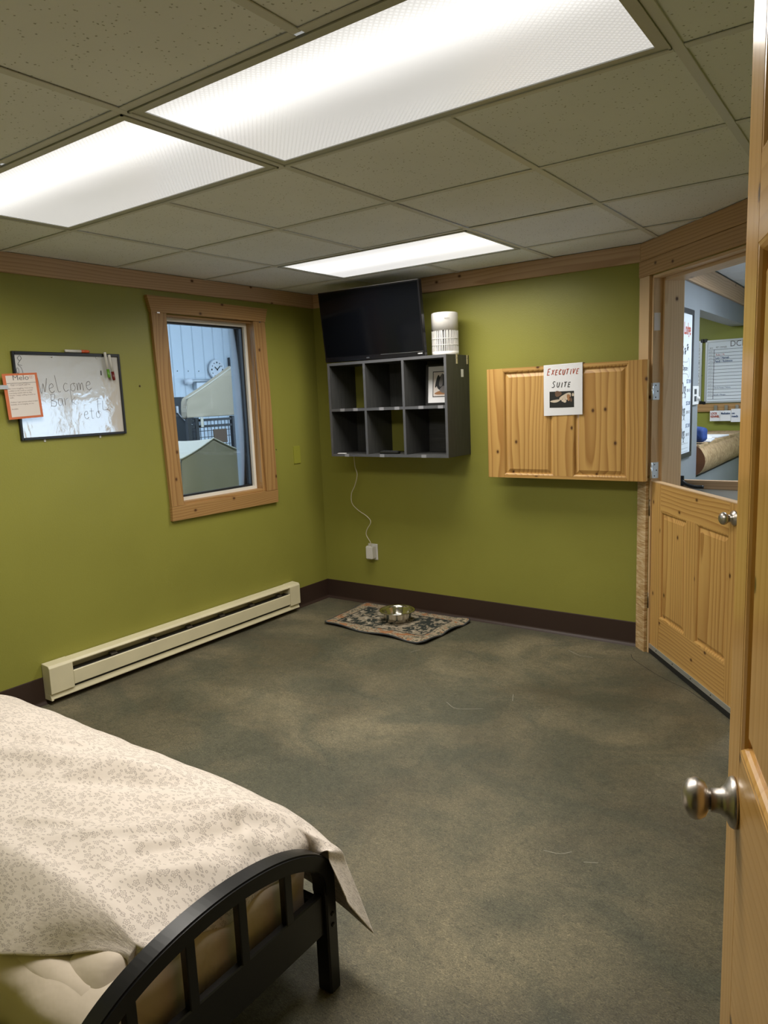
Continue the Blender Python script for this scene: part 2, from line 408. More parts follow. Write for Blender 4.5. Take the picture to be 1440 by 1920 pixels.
def lathe(name, prof, mat, M=None, parent=None, seg=32, smooth=True):
    v, f = [], []
    for r, z in prof:
        for i in range(seg):
            a = 2 * math.pi * i / seg; v.append((r * math.cos(a), r * math.sin(a), z))
    for k in range(len(prof) - 1):
        for i in range(seg):
            j = (i + 1) % seg; f.append((k * seg + i, k * seg + j, (k + 1) * seg + j, (k + 1) * seg + i))
    if prof[0][0] > 1e-5: f.append(tuple(range(seg))[::-1])
    if prof[-1][0] > 1e-5: f.append(tuple((len(prof) - 1) * seg + i for i in range(seg)))
    bm = bmesh.new(); bv = [bm.verts.new(p) for p in v]
    for q in f:
        try: bm.faces.new([bv[i] for i in q])
        except ValueError: pass
    bmesh.ops.remove_doubles(bm, verts=bm.verts, dist=1e-5)
    o = bm_obj(name, bm, mat, M, parent, smooth)
    return o
def tube_data(pts, r, seg=8):
    pts = [Vector(p) for p in pts]; v, f = [], []; prev = None
    for i, p in enumerate(pts):
        t = (pts[min(i + 1, len(pts) - 1)] - pts[max(i - 1, 0)]).normalized()
        a = t.orthogonal().normalized() if prev is None else (prev - t * prev.dot(t)).normalized()
        prev = a; b = t.cross(a)
        for k in range(seg):
            w = 2 * math.pi * k / seg; v.append(p + (a * math.cos(w) + b * math.sin(w)) * r)
    for i in range(len(pts) - 1):
        for k in range(seg):
            j = (k + 1) % seg; f.append((i * seg + k, i * seg + j, (i + 1) * seg + j, (i + 1) * seg + k))
    f.append(tuple(range(seg))[::-1]); f.append(tuple((len(pts) - 1) * seg + k for k in range(seg)))
    return v, f
def smooth_path(pts, n=8):
    P = [Vector(p) for p in pts]; P = [P[0] * 2 - P[1]] + P + [P[-1] * 2 - P[-2]]; out = []
    for i in range(1, len(P) - 2):
        a, b, c, d = P[i - 1:i + 3]
        for k in range(n):
            t = k / n; out.append(.5 * ((2 * b) + (c - a) * t + (2 * a - 5 * b + 4 * c - d) * t * t + (3 * b - a - 3 * c + d) * t ** 3))
    out.append(P[-2]); return out
def tube(name, pts, r, mat, parent=None, M=None, seg=8):
    v, f = tube_data(pts, r, seg); return mesh_obj(name, v, f, mat, M, parent, True)
def strokes(name, lines, r, mat, parent, M, n=4):
    """pen strokes lying in the XY plane of M"""
    V, F = [], []
    for ln in lines:
        v, f = tube_data(smooth_path([(x, y, 0) for x, y in ln], n) if len(ln) > 2 else [(x, y, 0) for x, y in ln], r, 4)
        o = len(V); V += [Vector((p.x, p.y, p.z * .25)) for p in v]; F += [tuple(i + o for i in q) for q in f]
    return mesh_obj(name, V, F, mat, M, parent)
def text(name, body, size, mat, parent, M, width=None, shear=0, align='LEFT', depth=.0002, bold=0):
    cu = bpy.data.curves.new(name, 'FONT'); cu.body = body; cu.size = size; cu.shear = shear; cu.align_x = align; cu.extrude = depth; cu.offset = bold
    cu.resolution_u = 3
    t = bpy.data.objects.new('tmp', cu); COL.objects.link(t); bpy.context.view_layer.update()
    me = bpy.data.meshes.new_from_object(t.evaluated_get(bpy.context.evaluated_depsgraph_get()))
    COL.objects.unlink(t); bpy.data.objects.remove(t)
    if width and len(me.vertices):
        xs = [v.co.x for v in me.vertices]; w = max(xs) - min(xs)
        me.transform(Matrix.Scale(width / w, 4, (1, 0, 0)))
    me.materials.clear()
    o = link(name, me, mat, M, parent); o.name = name
    return o
def frame_m(o, x, y, z):
    x, y, z = Vector(x), Vector(y), Vector(z)
    return Matrix(((x.x, y.x, z.x, o[0]), (x.y, y.y, z.y, o[1]), (x.z, y.z, z.z, o[2]), (0, 0, 0, 1)))
def on_left(y, z, x=0.): return frame_m((x, y, z), (0, 1, 0), (0, 0, 1), (1, 0, 0))     # X right, Y up, Z into the room
def on_back(x, z, y=0.): return frame_m((x, y, z), (1, 0, 0), (0, 0, 1), (0, -1, 0))
def copy_tree(o, newroot=None):
    c = o.copy(); COL.objects.link(c)
    if newroot: c.parent = newroot
    for ch in list(o.children): copy_tree(ch, c)
    return c

# ------------------------------------------------------------------ the room shell
S2 = math.sqrt(.5)
P0 = Vector((2.32, 0, 0))
DIAG = frame_m(P0, (S2, -S2, 0), (S2, S2, 0), (0, 0, 1))      # X along the angled wall, Y outwards, Z up
YF = -4.02                                                     # wall with the doorway the picture is taken from
XR = 3.78
def shell(name, boxes, mat, label, M=None):
    bm = bmesh.new()
    for lo, hi in boxes: add_box(bm, lo, hi)
    return tag(bm_obj(name, bm, mat, M), label, 'wall', kind='structure')
fl = mesh_obj('floor', [(-.12, YF - 1.6, 0), (4.6, YF - 1.6, 0), (4.6, 3.1, 0), (-.12, 3.1, 0)], [(0, 1, 2, 3)], 'stained_concrete')
tag(fl, 'mottled olive brown stained concrete floor', 'floor', kind='structure')
plain('crack_dark', (.03, .028, .022), .8); plain('scuff_pale', (.42, .40, .33), .8)
def floor_mark(name, pts, r, mat):
    v_, f_m = tube_data(smooth_path([(x, y, 0) for x, y in pts], 6), r, 4)
    mesh_obj(name, [Vector((p.x, p.y, .0004 + p.z * .1)) for p in v_], f_m, mat, None, fl)
floor_mark('floor_crack', [(2.325, -.15), (2.36, -.22), (2.44, -.30), (2.53, -.385), (2.62, -.45), (2.70, -.50), (2.78, -.58), (2.88, -.66)], .0022, 'crack_dark')
for pts in ([(2.00, -.25), (2.08, -.30), (2.16, -.30)], [(1.76, -1.22), (1.84, -1.26), (1.95, -1.20)], [(2.62, -2.06), (2.67, -2.05), (2.70, -2.02)], [(2.75, -2.05), (2.79, -2.03)], [(1.22, -.72), (1.25, -.66)], [(2.0, -.98), (2.03, -1.05)]): floor_mark('floor_scuff', pts, .0012, 'scuff_pale')
WY0, WY1, WZ0, WZ1 = -1.31, -.61, .90, 2.003                   # window opening
shell('wall_left', [((-.12, YF - .12, 0), (0, WY0, H + .2)), ((-.12, WY1, 0), (0, .12, H + .2)), ((-.12, WY0, 0), (0, WY1, WZ0)), ((-.12, WY0, WZ1), (0, WY1, H + .2))], 'green_paint', 'olive green painted wall with the window')
shell('wall_back', [((0, 0, 0), (2.32, .12, H + .2))], 'green_paint', 'olive green painted wall behind the cube shelf')
DO0, DO1, DZ = .100, 1.045, 2.045
shell('wall_door', [((0, 0, 0), (DO0, .15, H + .2)), ((DO1, 0, 0), (2.07, .15, H + .2)), ((DO0, 0, DZ), (DO1, .15, H + .2))], 'green_paint', 'angled green wall with the half door opening', DIAG)
shell('wall_right', [((XR, YF, 0), (XR + .12, -1.46, H + .2))], 'green_paint', 'green wall behind the open pine door')
shell('wall_front', [((0, YF - .12, 0), (2.62, YF, H + .2)), ((3.66, YF - .12, 0), (XR + .12, YF, H + .2)), ((2.62, YF - .12, 2.06), (3.66, YF, H + .2))], 'green_paint', 'green wall with the doorway the view is taken from')

# ceiling: suspended 2 x 2 ft tiles in a metal grid
A = .6096; GX, GY = 1.8129, -2.2196
ceil = mesh_obj('ceiling', [(-.1, YF - .1, H + .14), (XR + .1, YF - .1, H + .14), (XR + .1, .1, H + .14), (-.1, .1, H + .14)], [(0, 3, 2, 1)], 'hall_paint')
tag(ceil, 'suspended ceiling of grey pitted square tiles', 'ceiling', kind='structure')
def clip(poly, nx, ny, d):
    out = []
    for i, p in enumerate(poly):
        q = poly[(i + 1) % len(poly)]; a = nx * p[0] + ny * p[1] - d; b = nx * q[0] + ny * q[1] - d
        if a <= 0: out.append(p)
        if (a < 0 < b) or (b < 0 < a): t = a / (a - b); out.append((p[0] + (q[0] - p[0]) * t, p[1] + (q[1] - p[1]) * t))
    return out
xs = [0.0] + [GX + k * A for k in range(-2, 4)] + [XR]
ys = [YF] + [GY + k * A for k in range(-2, 4)] + [0.0]
lights_at = [(3, 2, 4, 'a'), (1, 2, 2, 'b'), (1, 5, 2, 'c')]
LIGHT_CELLS = {(3, 2), (4, 2), (1, 2), (2, 2), (1, 5), (2, 5)}
TG = .0125
tile_i = 0
for i in range(len(xs) - 1):
    for j in range(len(ys) - 1):
        x0, x1, y0, y1 = xs[i], xs[i + 1], ys[j], ys[j + 1]
        # row index counted from the row that holds the two big lights
        row = round((y0 - GY) / A) if j else -9
        col = round((x0 - GX) / A) if i else -9
        if (row == -1 and col in (-2, -1, 0, 1)) or (row == 2 and col in (-2, -1)): continue
        g = .006
        poly = clip([(x0 + g, y0 + g), (x1 - g, y0 + g), (x1 - g, y1 - g), (x0 + g, y1 - g)], 1, 1, 2.32 - .01)
        if len(poly) < 3: continue
        cx = sum(p[0] for p in poly) / len(poly); cy = sum(p[1] for p in poly) / len(poly)
        dz = random.uniform(0, .0015)
        prism('ceiling_tile', [(x - cx, y - cy) for x, y in poly], 0, .014, 'ceiling_tile', ceil, Matrix.Translation((cx, cy, H + .0025 + dz)))
def tee(name, lo, hi): box(name, lo, hi, 'grid_metal', ceil, bevel=.001)
for k_, x in enumerate(xs[1:-1]):
    c_ = round((x - GX) / A); ye = min(0., 2.32 - x - .012); seg_ = [(YF, ye)]
    if c_ in (-1, 1): seg_ = [(YF, GY - A), (GY, ye)]
    if c_ == -1: seg_ = [(YF, GY - A), (GY, GY + 2 * A), (GY + 3 * A, ye)]
    for a, b in seg_: tee('grid_tee', (x - TG, a, H - .002), (x + TG, b, H + .0015))
for j, y in enumerate(ys[1:-1]):
    ed = [0.] + [x for x in xs[1:-1]] + [XR]
    for a, b in zip(ed[:-1], ed[1:]):
        row = round((y - GY) / A)
        mid = (a + b) / 2
        b2 = min(b - TG, 2.32 - y - .012)
        if b2 > a + .02: tee('cross_tee', (a + TG if a else 0, y - TG, H - .0015), (b2, y + TG, H + .0015))

# fluorescent fixtures
def fixture(label, x0, x1, y0, y1, lens, watts, inset=.03, col=(1, .95, .87)):
    cx, cy = (x0 + x1) / 2, (y0 + y1) / 2
    r = root('ceiling_light', label, 'light', (cx, cy, H), 'fluorescent ceiling lights')
    hx, hy = (x1 - x0) / 2 - TG, (y1 - y0) / 2 - TG
    bm = bmesh.new(); w = inset
    for lo, hi in (((-hx, -hy, 0), (hx, -hy + w, .004)), ((-hx, hy - w, 0), (hx, hy, .004)), ((-hx, -hy + w, 0), (-hx + w, hy - w, .004)), ((hx - w, -hy + w, 0), (hx, hy - w, .004))): add_box(bm, lo, hi)
    bm_obj('frame', bm, 'fixture_metal', Matrix.Translation((cx, cy, H - .003)), r)
    ridge = bmesh.new()
    for lo, hi in (((-hx, -hy, 0), (hx, -hy + .006, .004)), ((-hx, hy - .006, 0), (hx, hy, .004)), ((-hx, -hy, 0), (-hx + .006, hy, .004)), ((hx - .006, -hy, 0), (hx, hy, .004))): add_box(ridge, lo, hi)
    bm_obj('frame_lip', ridge, 'fixture_metal', Matrix.Translation((cx, cy, H - .006)), r)
    box('housing', (-hx, -hy, .02), (hx, hy, .10), 'fixture_metal', r, Matrix.Translation((cx, cy, H)))
    nx, ny = 24, 12; v, f = [], []
    lx, ly = hx - w + .002, hy - w + .002
    for i in range(nx + 1):
        for j in range(ny + 1):
            u, t = i / nx * 2 - 1, j / ny * 2 - 1
            v.append((u * lx, t * ly, -.006 * (1 - u * u) * (1 - t * t)))
    for i in range(nx):
        for j in range(ny): a = i * (ny + 1) + j; f.append((a, a + 1, a + ny + 2, a + ny + 1))
    mesh_obj('lens', v, f, lens, Matrix.Translation((cx, cy, H)), r, True)
    la = bpy.data.lights.new('tube_light', 'AREA'); la.shape = 'RECTANGLE'; la.size = lx * 2 * .98; la.size_y = ly * 2 * .96
    la.energy = watts; la.color = col; la.spread = math.radians(162)
    lo = bpy.data.objects.new('tube_light', la); COL.objects.link(lo); lo.matrix_basis = Matrix.Translation((cx, cy, H - .012)); par(lo, r)
    return r
fixture('large fluorescent panel overhead with amber stain at its end', GX, GX + 2 * A, GY - A, GY, 'lens_a', ROOM_LIGHT)
fixture('fluorescent panel with sagging lens at left edge of ceiling', GX - 2 * A, GX, GY - A, GY, 'lens_b', ROOM_LIGHT)
fixture('small looking bright fluorescent panel above the television', GX - 2 * A, GX, GY + 2 * A, GY + 3 * A, 'lens_c', ROOM_LIGHT, .02)

# crown boards, baseboards
CH = .0931; CT = .019
def trim(name, lo, hi, mat, label, M=None, cat='trim', kind='structure'): return tag(box(name, lo, hi, mat, None, M), label, cat, kind=kind)
trim('trim_1', (0, YF, H - CH), (CT, 0, H), 'pine_crown', 'knotty pine crown board along the window wall')
trim('trim_2', (CT, -CT, H - CH), (2.312, 0, H), 'pine_crown', 'knotty pine crown board above the television')
trim('trim_3', (-.004, -CT, H - CH), (2.05, 0, H), 'pine_trim', 'knotty pine crown board above the half door', DIAG)
BB = .142
def baseboard(name, M, L, label):
    prof = [(0, 0), (.018, 0), (.014, .006), (.006, .014), (.004, .02), (.0035, BB - .004), (.002, BB), (0, BB)]
    v, f = [], []
    for s in (0, L):
        for a, b in prof: v.append((s, -a, b))
    n = len(prof)
    for i in range(n): f.append((i, (i + 1) % n, n + (i + 1) % n, n + i))
    f += [tuple(range(n))[::-1], tuple(range(n, 2 * n))]
    return tag(mesh_obj(name, v, f, 'brown_vinyl', M), label, 'baseboard', kind='structure')
baseboard('baseboard_left', frame_m((0, YF, 0), (0, 1, 0), (-1, 0, 0), (0, 0, 1)), -YF, 'dark brown vinyl baseboard under the window')
baseboard('baseboard_back', frame_m((0, 0, 0), (1, 0, 0), (0, 1, 0), (0, 0, 1)), 2.31, 'dark brown vinyl baseboard behind the patterned mat')

# ------------------------------------------------------------------ window
w = root('window_1', 'narrow white vinyl window in a pine casing', 'window', (0, -.95, .8), kind='structure')
ML = on_left(0, 0)
prism('head_casing', [(-1.44, 2.098), (-.495, 2.09), (-.52, 2.005), (-1.418, 2.008)], 0, .026, 'pine_window', w, ML)
for n_, poly in (('side_casing', [(-1.416, 2.008), (-1.314, 2.008), (-1.300, .893), (-1.388, .893)]), ('side_casing', [(-.624, 2.004), (-.519, 2.004), (-.496, .889), (-.600, .889)]),):
    cx = sum(p[0] for p in poly) / 4; cz = sum(p[1] for p in poly) / 4
    M = on_left(cx, cz) @ Matrix.Rotation(math.pi / 2, 4, 'Z')
    prism(n_, [(p[1] - cz, -(p[0] - cx)) for p in poly], 0, .021, 'pine_window', w, M)
prism('sill_casing', [(-1.390, .892), (-.496, .887), (-.501, .802), (-1.392, .808)], 0, .023, 'pine_window', w, ML)
RD = -.075
box('side_jamb', (RD - .04, WY1 - .012, WZ0 - .010), (.003, WY1 + .014, WZ1), 'pine_window', w)
box('side_jamb', (RD - .04, WY0 - .004, WZ0), (.003, WY0 + .010, WZ1), 'pine_window', w)
box('head_jamb', (RD - .04, WY0, WZ1 - .010), (0, WY1, WZ1 + .004), 'pine_window', w)
box('sill_jamb', (RD - .04, WY0, WZ0 - .014), (.003, WY1 - .012, WZ0 + .008), 'pine_window', w)
fy0, fy1, fz0, fz1 = WY0 + .010, WY1 - .012, WZ0 + .008, WZ1 - .010
def vframe(name, y0, y1, z0, z1, wd_, x0, x1, mat):
    bm = bmesh.new()
    for lo, hi in (((x0, y0, z0), (x1, y0 + wd_, z1)), ((x0, y1 - wd_, z0), (x1, y1, z1)), ((x0, y0 + wd_, z0), (x1, y1 - wd_, z0 + wd_)), ((x0, y0 + wd_, z1 - wd_), (x1, y1 - wd_, z1))): add_box(bm, lo, hi)
    return bm_obj(name, bm, mat, None, w)
vframe('vinyl_frame', fy0, fy1, fz0, fz1, .020, RD - .03, RD + .025, 'white_vinyl')
vframe('gasket', fy0 + .020, fy1 - .020, fz0 + .020, fz1 - .020, .010, RD - .03, RD + .004, 'black_gasket')
box('pane', (RD - .018, fy0 + .026, fz0 + .026), (RD - .012, fy1 - .026, fz1 - .026), 'window_glass', w, bevel=0)
box('outer_jamb', (-.205, WY1 - .030, WZ0), (-.121, WY1 + .01, WZ1), 'white_metal', w); box('outer_jamb', (-.205, WY0 - .01, WZ0), (-.121, WY0 + .03, WZ1), 'white_metal', w)
for y, z in ((-1.375, 2.008), (-1.365, 2.008), (-.57, 2.004)):
    box('clip', (.021, y - .004, z - .006), (.026, y + .004, z + .004), 'silver', w, bevel=0)

# ------------------------------------------------------------------ half door (two leaves) in the angled wall
f_ = root('trim_4', 'pine casing and jamb round the half door opening', 'trim', tuple(P0), kind='structure')
box('side_casing', (0.0, -.019, 1.0), (DO0, 0, 2.047), 'pine_jamb', f_, DIAG)
box('lower_casing', (0.005, -.019, 0), (DO0 - .004, 0, .998), 'scratched_pine', f_, DIAG)
box('side_casing', (DO1, -.019, 0), (DO1 + .09, 0, 2.047), 'pine_jamb', f_, DIAG)
box('head_casing', (-.006, -.020, 2.048), (DO1 + .10, 0, H - CH - .002), 'pine_trim', f_, DIAG)
box('side_jamb', (DO0, -.002, 0), (DO0 + .014, .17, DZ), 'pine_jamb', f_, DIAG)
box('side_jamb', (DO1 - .014, -.002, 0), (DO1, .17, DZ), 'pine_jamb', f_, DIAG)
box('head_jamb', (DO0, -.002, DZ - .014), (DO1, .17, DZ), 'pine_jamb', f_, DIAG)
box('door_stop', (DO0 + .014, .052, 0), (DO0 + .03, .165, DZ - .014), 'pine_jamb', f_, DIAG)
box('door_stop', (DO1 - .03, .052, 0), (DO1 - .014, .165, DZ - .014), 'pine_jamb', f_, DIAG)
box('head_stop', (DO0 + .03, .052, DZ - .03), (DO1 - .03, .165, DZ - .014), 'pine_jamb', f_, DIAG)

def panel_door(r, M, members, panels, th, mat):
    """members: (name,x0,x1,z0,z1); panels: (x0,x1,z0,z1). face at y=0, thickness into +y"""
    for nm, x0, x1, z0, z1 in members: box(nm, (x0, 0, z0), (x1, th, z1), mat, r, M, bevel=.001)
    for x0, x1, z0, z1 in panels:
        cx, cz = (x0 + x1) / 2, (z0 + z1) / 2; hw, hh = (x1 - x0) / 2, (z1 - z0) / 2
        def ring(i, y): return [(-hh + i, y, -hw + i), (hh - i, y, -hw + i), (hh - i, y, hw - i), (-hh + i, y, hw - i)]
        v = []; v += ring(0, .012); v += ring(.018, .012); v += ring(.036, .004); v += ring(.0365, .0035); v += ring(0, th - .012)
        f = [(12, 13, 14, 15)[::-1]]
        for k in range(3):
            for i in range(4): f.append((k * 4 + i, k * 4 + (i + 1) % 4, k * 4 + 4 + (i + 1) % 4, k * 4 + 4 + i)[::-1])
        for i in range(4): f.append((i, 16 + i, 16 + (i + 1) % 4, (i + 1) % 4)[::-1])
        f.append((16, 17, 18, 19))
        F = M @ Matrix.Translation((cx, 0, cz)) @ Matrix(((0, 0, 1, 0), (0, 1, 0, 0), (1, 0, 0, 0), (0, 0, 0, 1)))
        bm = bmesh.new(); bv = [bm.verts.new(p) for p in v]
        for q in f: bm.faces.new([bv[i] for i in q])
        p_ = bm_obj('panel', bm, mat, F, r)
        # quarter-round sticking round the panel
        v, f = [], []
        prof = [(0, .0005), (.004, .001), (.008, .004), (.011, .008), (.012, .0125), (0, .0125)]
        for i, y in prof: v += ring(i, y)
        n = len(prof)
        for k in range(n):
            k2 = (k + 1) % n
            for i in range(4): f.append((k * 4 + i, k * 4 + (i + 1) % 4, k2 * 4 + (i + 1) % 4, k2 * 4 + i))
        bm = bmesh.new(); bv = [bm.verts.new(p) for p in v]
        for q in f: bm.faces.new([bv[i] for i in q])
        bm_obj('moulding', bm, mat, F, r)
def knob(r, M, scale=1.0, name='knob'):
    """door knob on local XY plane, axis along +Z of M"""
    k = scale; M = M @ Matrix.Scale(.76, 4, (0, 0, 1))
    ro = lathe('rosette', [(.0, 0), (.033 * k, 0), (.0335 * k, .004 * k), (.031 * k, .010 * k), (.022 * k, .016 * k), (.0165 * k, .024 * k), (.0155 * k, .040 * k), (.0, .040 * k)], 'brushed_nickel', M, r, 40)
    kb = lathe(name, [(.0, .036 * k), (.0125 * k, .036 * k), (.0125 * k, .043 * k), (.016 * k, .0445 * k), (.0225 * k, .049 * k), (.0268 * k, .058 * k), (.0272 * k, .066 * k), (.0245 * k, .076 * k), (.017 * k, .0835 * k), (.008 * k, .0865 * k), (0, .087 * k)], 'brushed_nickel', M, r, 40)
    return kb
def hinge(r, M, z0, z1, mat, wd_=.042, knuckle=True):
    p_ = box('hinge', (.0, -.001, z0), (wd_, .0015, z1), mat, r, M, bevel=.0008)
    for fz in (.15, .5, .85):
        lathe('screw', [(0, 0), (.0035, 0), (.003, .001), (0, .001)], 'dark_screw', M @ Matrix.Translation((wd_ * (.72 if fz == .5 else .45), -.001, z0 + (z1 - z0) * fz)) @ Matrix.Rotation(math.pi / 2, 4, 'X'), p_, 10)
    if knuckle: lathe('knuckle', [(0, z0), (.006, z0), (.006, z1), (0, z1)], mat, M @ Matrix.Translation((-.003, -.004, 0)), p_, 12)
H0 = Vector((2.403, -.075, 0)); TH = math.radians(51.7)
LD = frame_m(H0, (math.cos(TH), -math.sin(TH), 0), (math.sin(TH), math.cos(TH), 0), (0, 0, 1))
d1 = root('door_1', 'lower half of the pine half door with metal sweep', 'door', tuple(H0), kind='structure')
ZB, ZT, DW = .035, .972, .912
panel_door(d1, LD, [('stile', .004, .118, ZB, ZT - .006), ('stile', .808, DW, ZB, ZT - .006), ('top_rail', .118, .808, .822, ZT - .006), ('bottom_rail', .118, .808, ZB, .236), ('mullion', .411, .512, .236, .822)],
           [(.118, .411, .236, .822), (.512, .808, .236, .822)], .035, 'pine_door')
box('top_cap', (.004, -.0015, ZT - .006), (DW, .037, ZT), 'pine_jamb', d1, LD)
box('sweep_bar', (.004, -.004, ZB - .004), (DW, 0, ZB + .024), 'zinc', d1, LD)
box('sweep_rubber', (.004, -.0035, .003), (DW, .004, ZB - .002), 'rubber_black', d1, LD)
for x in (.1, .3, .5, .7, .88): lathe('screw', [(0, 0), (.004, 0), (.003, .0015), (0, .0015)], 'dark_screw', LD @ Matrix.Translation((x, -.004, ZB + .01)) @ Matrix.Rotation(math.pi / 2, 4, 'X'), d1, 10)
kb = knob(d1, LD @ Matrix.Translation((.852, 0, .905)) @ Matrix.Rotation(math.pi / 2, 4, 'X'))
for z in (.78, .26): lathe('hinge', [(0, z), (.006, z), (.006, z + .09), (0, z + .09)], 'old_brass', LD @ Matrix.Translation((-.004, -.006, 0)), d1, 12)

UX0, UX1, UY, UZ0, UZ1 = 1.451, 2.388, -.136, .973, 1.6175
UD = Matrix.Translation((0, UY, 0))
d2 = root('door_2', 'upper half door leaf folded open against the green wall', 'door', (UX1, UY, UZ0), kind='structure')
panel_door(d2, UD, [('stile', UX0, 1.556, UZ0, UZ1), ('stile', 2.289, UX1, UZ0, UZ1), ('top_rail', 1.556, 2.289, 1.600, UZ1), ('bottom_rail', 1.556, 2.289, UZ0, .990), ('mullion', 1.869, 1.983, .990, 1.600)],
           [(1.556, 1.869, .990, 1.600), (1.983, 2.289, .990, 1.600)], .033, 'pine_door')
JF = DIAG @ Matrix.Translation((DO0 + .014, 0, 0)) @ Matrix.Rotation(math.pi / 2, 4, 'Z')   # X into the reveal, Z up
hinge(d2, JF, 1.405, 1.495, 'zinc'); hinge(d2, JF, .985, 1.072, 'zinc')
h_ = box('old_hinge_leaf', (.004, -.0012, 1.765), (.040, .001, 1.856), 'paper_pink', f_, JF, bevel=.0008)

# sign folded over the top of the upper leaf
sg = root('paper_sign', 'white paper sign with dog photo hanging on the upper half door', 'sign', (1.93, UY, UZ1))
v, f = [], []
X0, X1 = 1.814, 2.041
prof = [(UY + .038, UZ1 - .05), (UY + .037, UZ1 + .003), (UY - .0025, UZ1 + .004)] + [(UY - .0035 - .0008 * math.sin(i / 8 * math.pi) , UZ1 + .002 - i / 8 * .282) for i in range(9)]
for a, b in prof:
    for k in range(9):
        t = k / 8; v.append((X0 + (X1 - X0) * t, a - .0005 * math.sin(t * 9.4), b + .004 * (t - .5)))
for i in range(len(prof) - 1):
    for k in range(8): q = i * 9 + k; f.append((q, q + 1, q + 10, q + 9))
so = mesh_obj('sheet', v, f, 'paper', None, sg); so.modifiers.new('thick', 'SOLIDIFY').thickness = .0006
SF = UY - .0053
CAPG = {'E': [[(.62, 1.0), (.12, .96)], [(.14, .98), (.05, .02)], [(.10, .52), (.50, .55)], [(.03, .02), (.58, .06)]], 'X': [[(.08, .98), (.58, .02)], [(.62, 1.0), (.0, .0)]],
        'C': [[(.62, .86), (.42, .98), (.12, .6), (.12, .18), (.34, .02), (.62, .16)]], 'U': [[(.06, 1.0), (.05, .65), (.06, .30), (.16, .05), (.32, .0), (.48, .08), (.57, .32), (.60, .65), (.62, 1.0)]], 'T': [[(.0, .94), (.70, 1.0)], [(.36, .97), (.26, .0)]],
        'I': [[(.30, 1.0), (.22, .0)]], 'V': [[(.06, 1.0), (.24, .02)], [(.24, .02), (.66, 1.02)]], 'S': [[(.60, .90), (.36, 1.0), (.14, .78), (.34, .54), (.52, .30), (.34, .04), (.02, .06)]]}
def caps(word, x, z, big, small, mat, width):
    n = len(word); adv = width / (n + .25); lines = []; px = 0
    for i, ch in enumerate(word):
        h = big if i == 0 else small; wd_ = adv * (1.15 if i == 0 else .92)
        for ln in CAPG[ch]: lines.append([(px + a * wd_ * 1.05 + .16 * b * h, b * h + .002 * (i % 2)) for a, b in ln])
        px += adv * (1.25 if i == 0 else (.78 if ch == 'I' else 1.0))
    strokes('lettering', lines, .0026, mat, sg, on_back(x, z, SF))
caps('EXECUTIVE', 1.834, 1.563, .036, .028, 'ink_red', .196)
caps('SUITE', 1.862, 1.493, .034, .027, 'ink_black', .122)
ph = box('photo', (1.849, SF - .0002, 1.381), (1.993, SF + .001, 1.471), 'photo_dark', sg, bevel=0)
def blob(name, x, z, rx, rz, rot, mat, par_, d, n=20, base=None, wob=.12):
    pts = []
    for i in range(n):
        a = 2 * math.pi * i / n; k = 1 + wob * math.sin(3 * a + x * 90)
        px, pz = rx * k * math.cos(a), rz * k * math.sin(a)
        pts.append((px * math.cos(rot) - pz * math.sin(rot), px * math.sin(rot) + pz * math.cos(rot)))
    return prism(name, pts, 0, .0003, mat, par_, (base or on_back)(x, z, d))
PD = SF - .0003
blob('photo_print', 1.900, 1.458, .020, .016, 0, 'photo_brown', ph, PD)
blob('photo_print', 1.884, 1.418, .030, .0075, .12, 'photo_fur', ph, PD)
blob('photo_print', 1.945, 1.440, .036, .017, .35, 'photo_fur', ph, PD - .0002)
blob('photo_print', 1.962, 1.436, .010, .019, .1, 'photo_tan', ph, PD - .0004)
blob('photo_print', 1.975, 1.425, .006, .014, .3, 'photo_brown', ph, PD - .0004)
blob('photo_print', 1.935, 1.424, .014, .017, .2, 'photo_fur', ph, PD - .0005)
blob('photo_print', 1.928, 1.410, .004, .0035, 0, 'ink_black', ph, PD - .0007)
for ex, ez in ((1.926, 1.427), (1.943, 1.425)): blob('photo_print', ex, ez, .002, .0017, 0, 'ink_black', ph, PD - .0007)
blob('photo_print', 1.987, 1.450, .006, .009, 0, 'photo_fur', ph, PD - .0002)

# ------------------------------------------------------------------ near door, swung open beside the camera
ND_P = Vector((3.339, -3.099, 0)); NT = math.radians(18)
nd_dir = Vector((-math.sin(NT), math.cos(NT), 0))
# local X from latch edge back to the hinges, local Y = into the door (away from the camera side)
NX = -nd_dir; NY = Vector((nd_dir.y, -nd_dir.x, 0))
NM = frame_m(ND_P + nd_dir * .066, NX, NY, (0, 0, 1))
d3 = root('door_3', 'open pine panel door close to the camera with nickel knob', 'door', tuple(ND_P + nd_dir * .066 + NX * .80), kind='structure')
NW = .81
panel_door(d3, NM, [('stile', 0, .083, .012, 2.03), ('stile', NW - .10, NW, .012, 2.03), ('top_rail', .083, NW - .10, 1.93, 2.03), ('lock_rail', .083, NW - .10, .44, 1.0), ('upper_rail', .083, NW - .10, 1.622, 1.72), ('bottom_rail', .083, NW - .10, .012, .24),
                    ('mullion', .355, .445, .24, .44), ('mullion', .355, .445, 1.0, 1.622), ('mullion', .355, .445, 1.72, 1.93)],
           [(.083, .355, 1.0, 1.622), (.445, NW - .10, 1.0, 1.622), (.083, .355, .24, .44), (.445, NW - .10, .24, .44), (.083, .355, 1.72, 1.93), (.445, NW - .10, 1.72, 1.93)], .035, 'pine_near')
knob(d3, NM @ Matrix.Translation((.066, 0, .920)) @ Matrix.Rotation(math.pi / 2, 4, 'X'))
knob(d3, NM @ Matrix.Translation((.066, .035, .920)) @ Matrix.Rotation(-math.pi / 2, 4, 'X'))
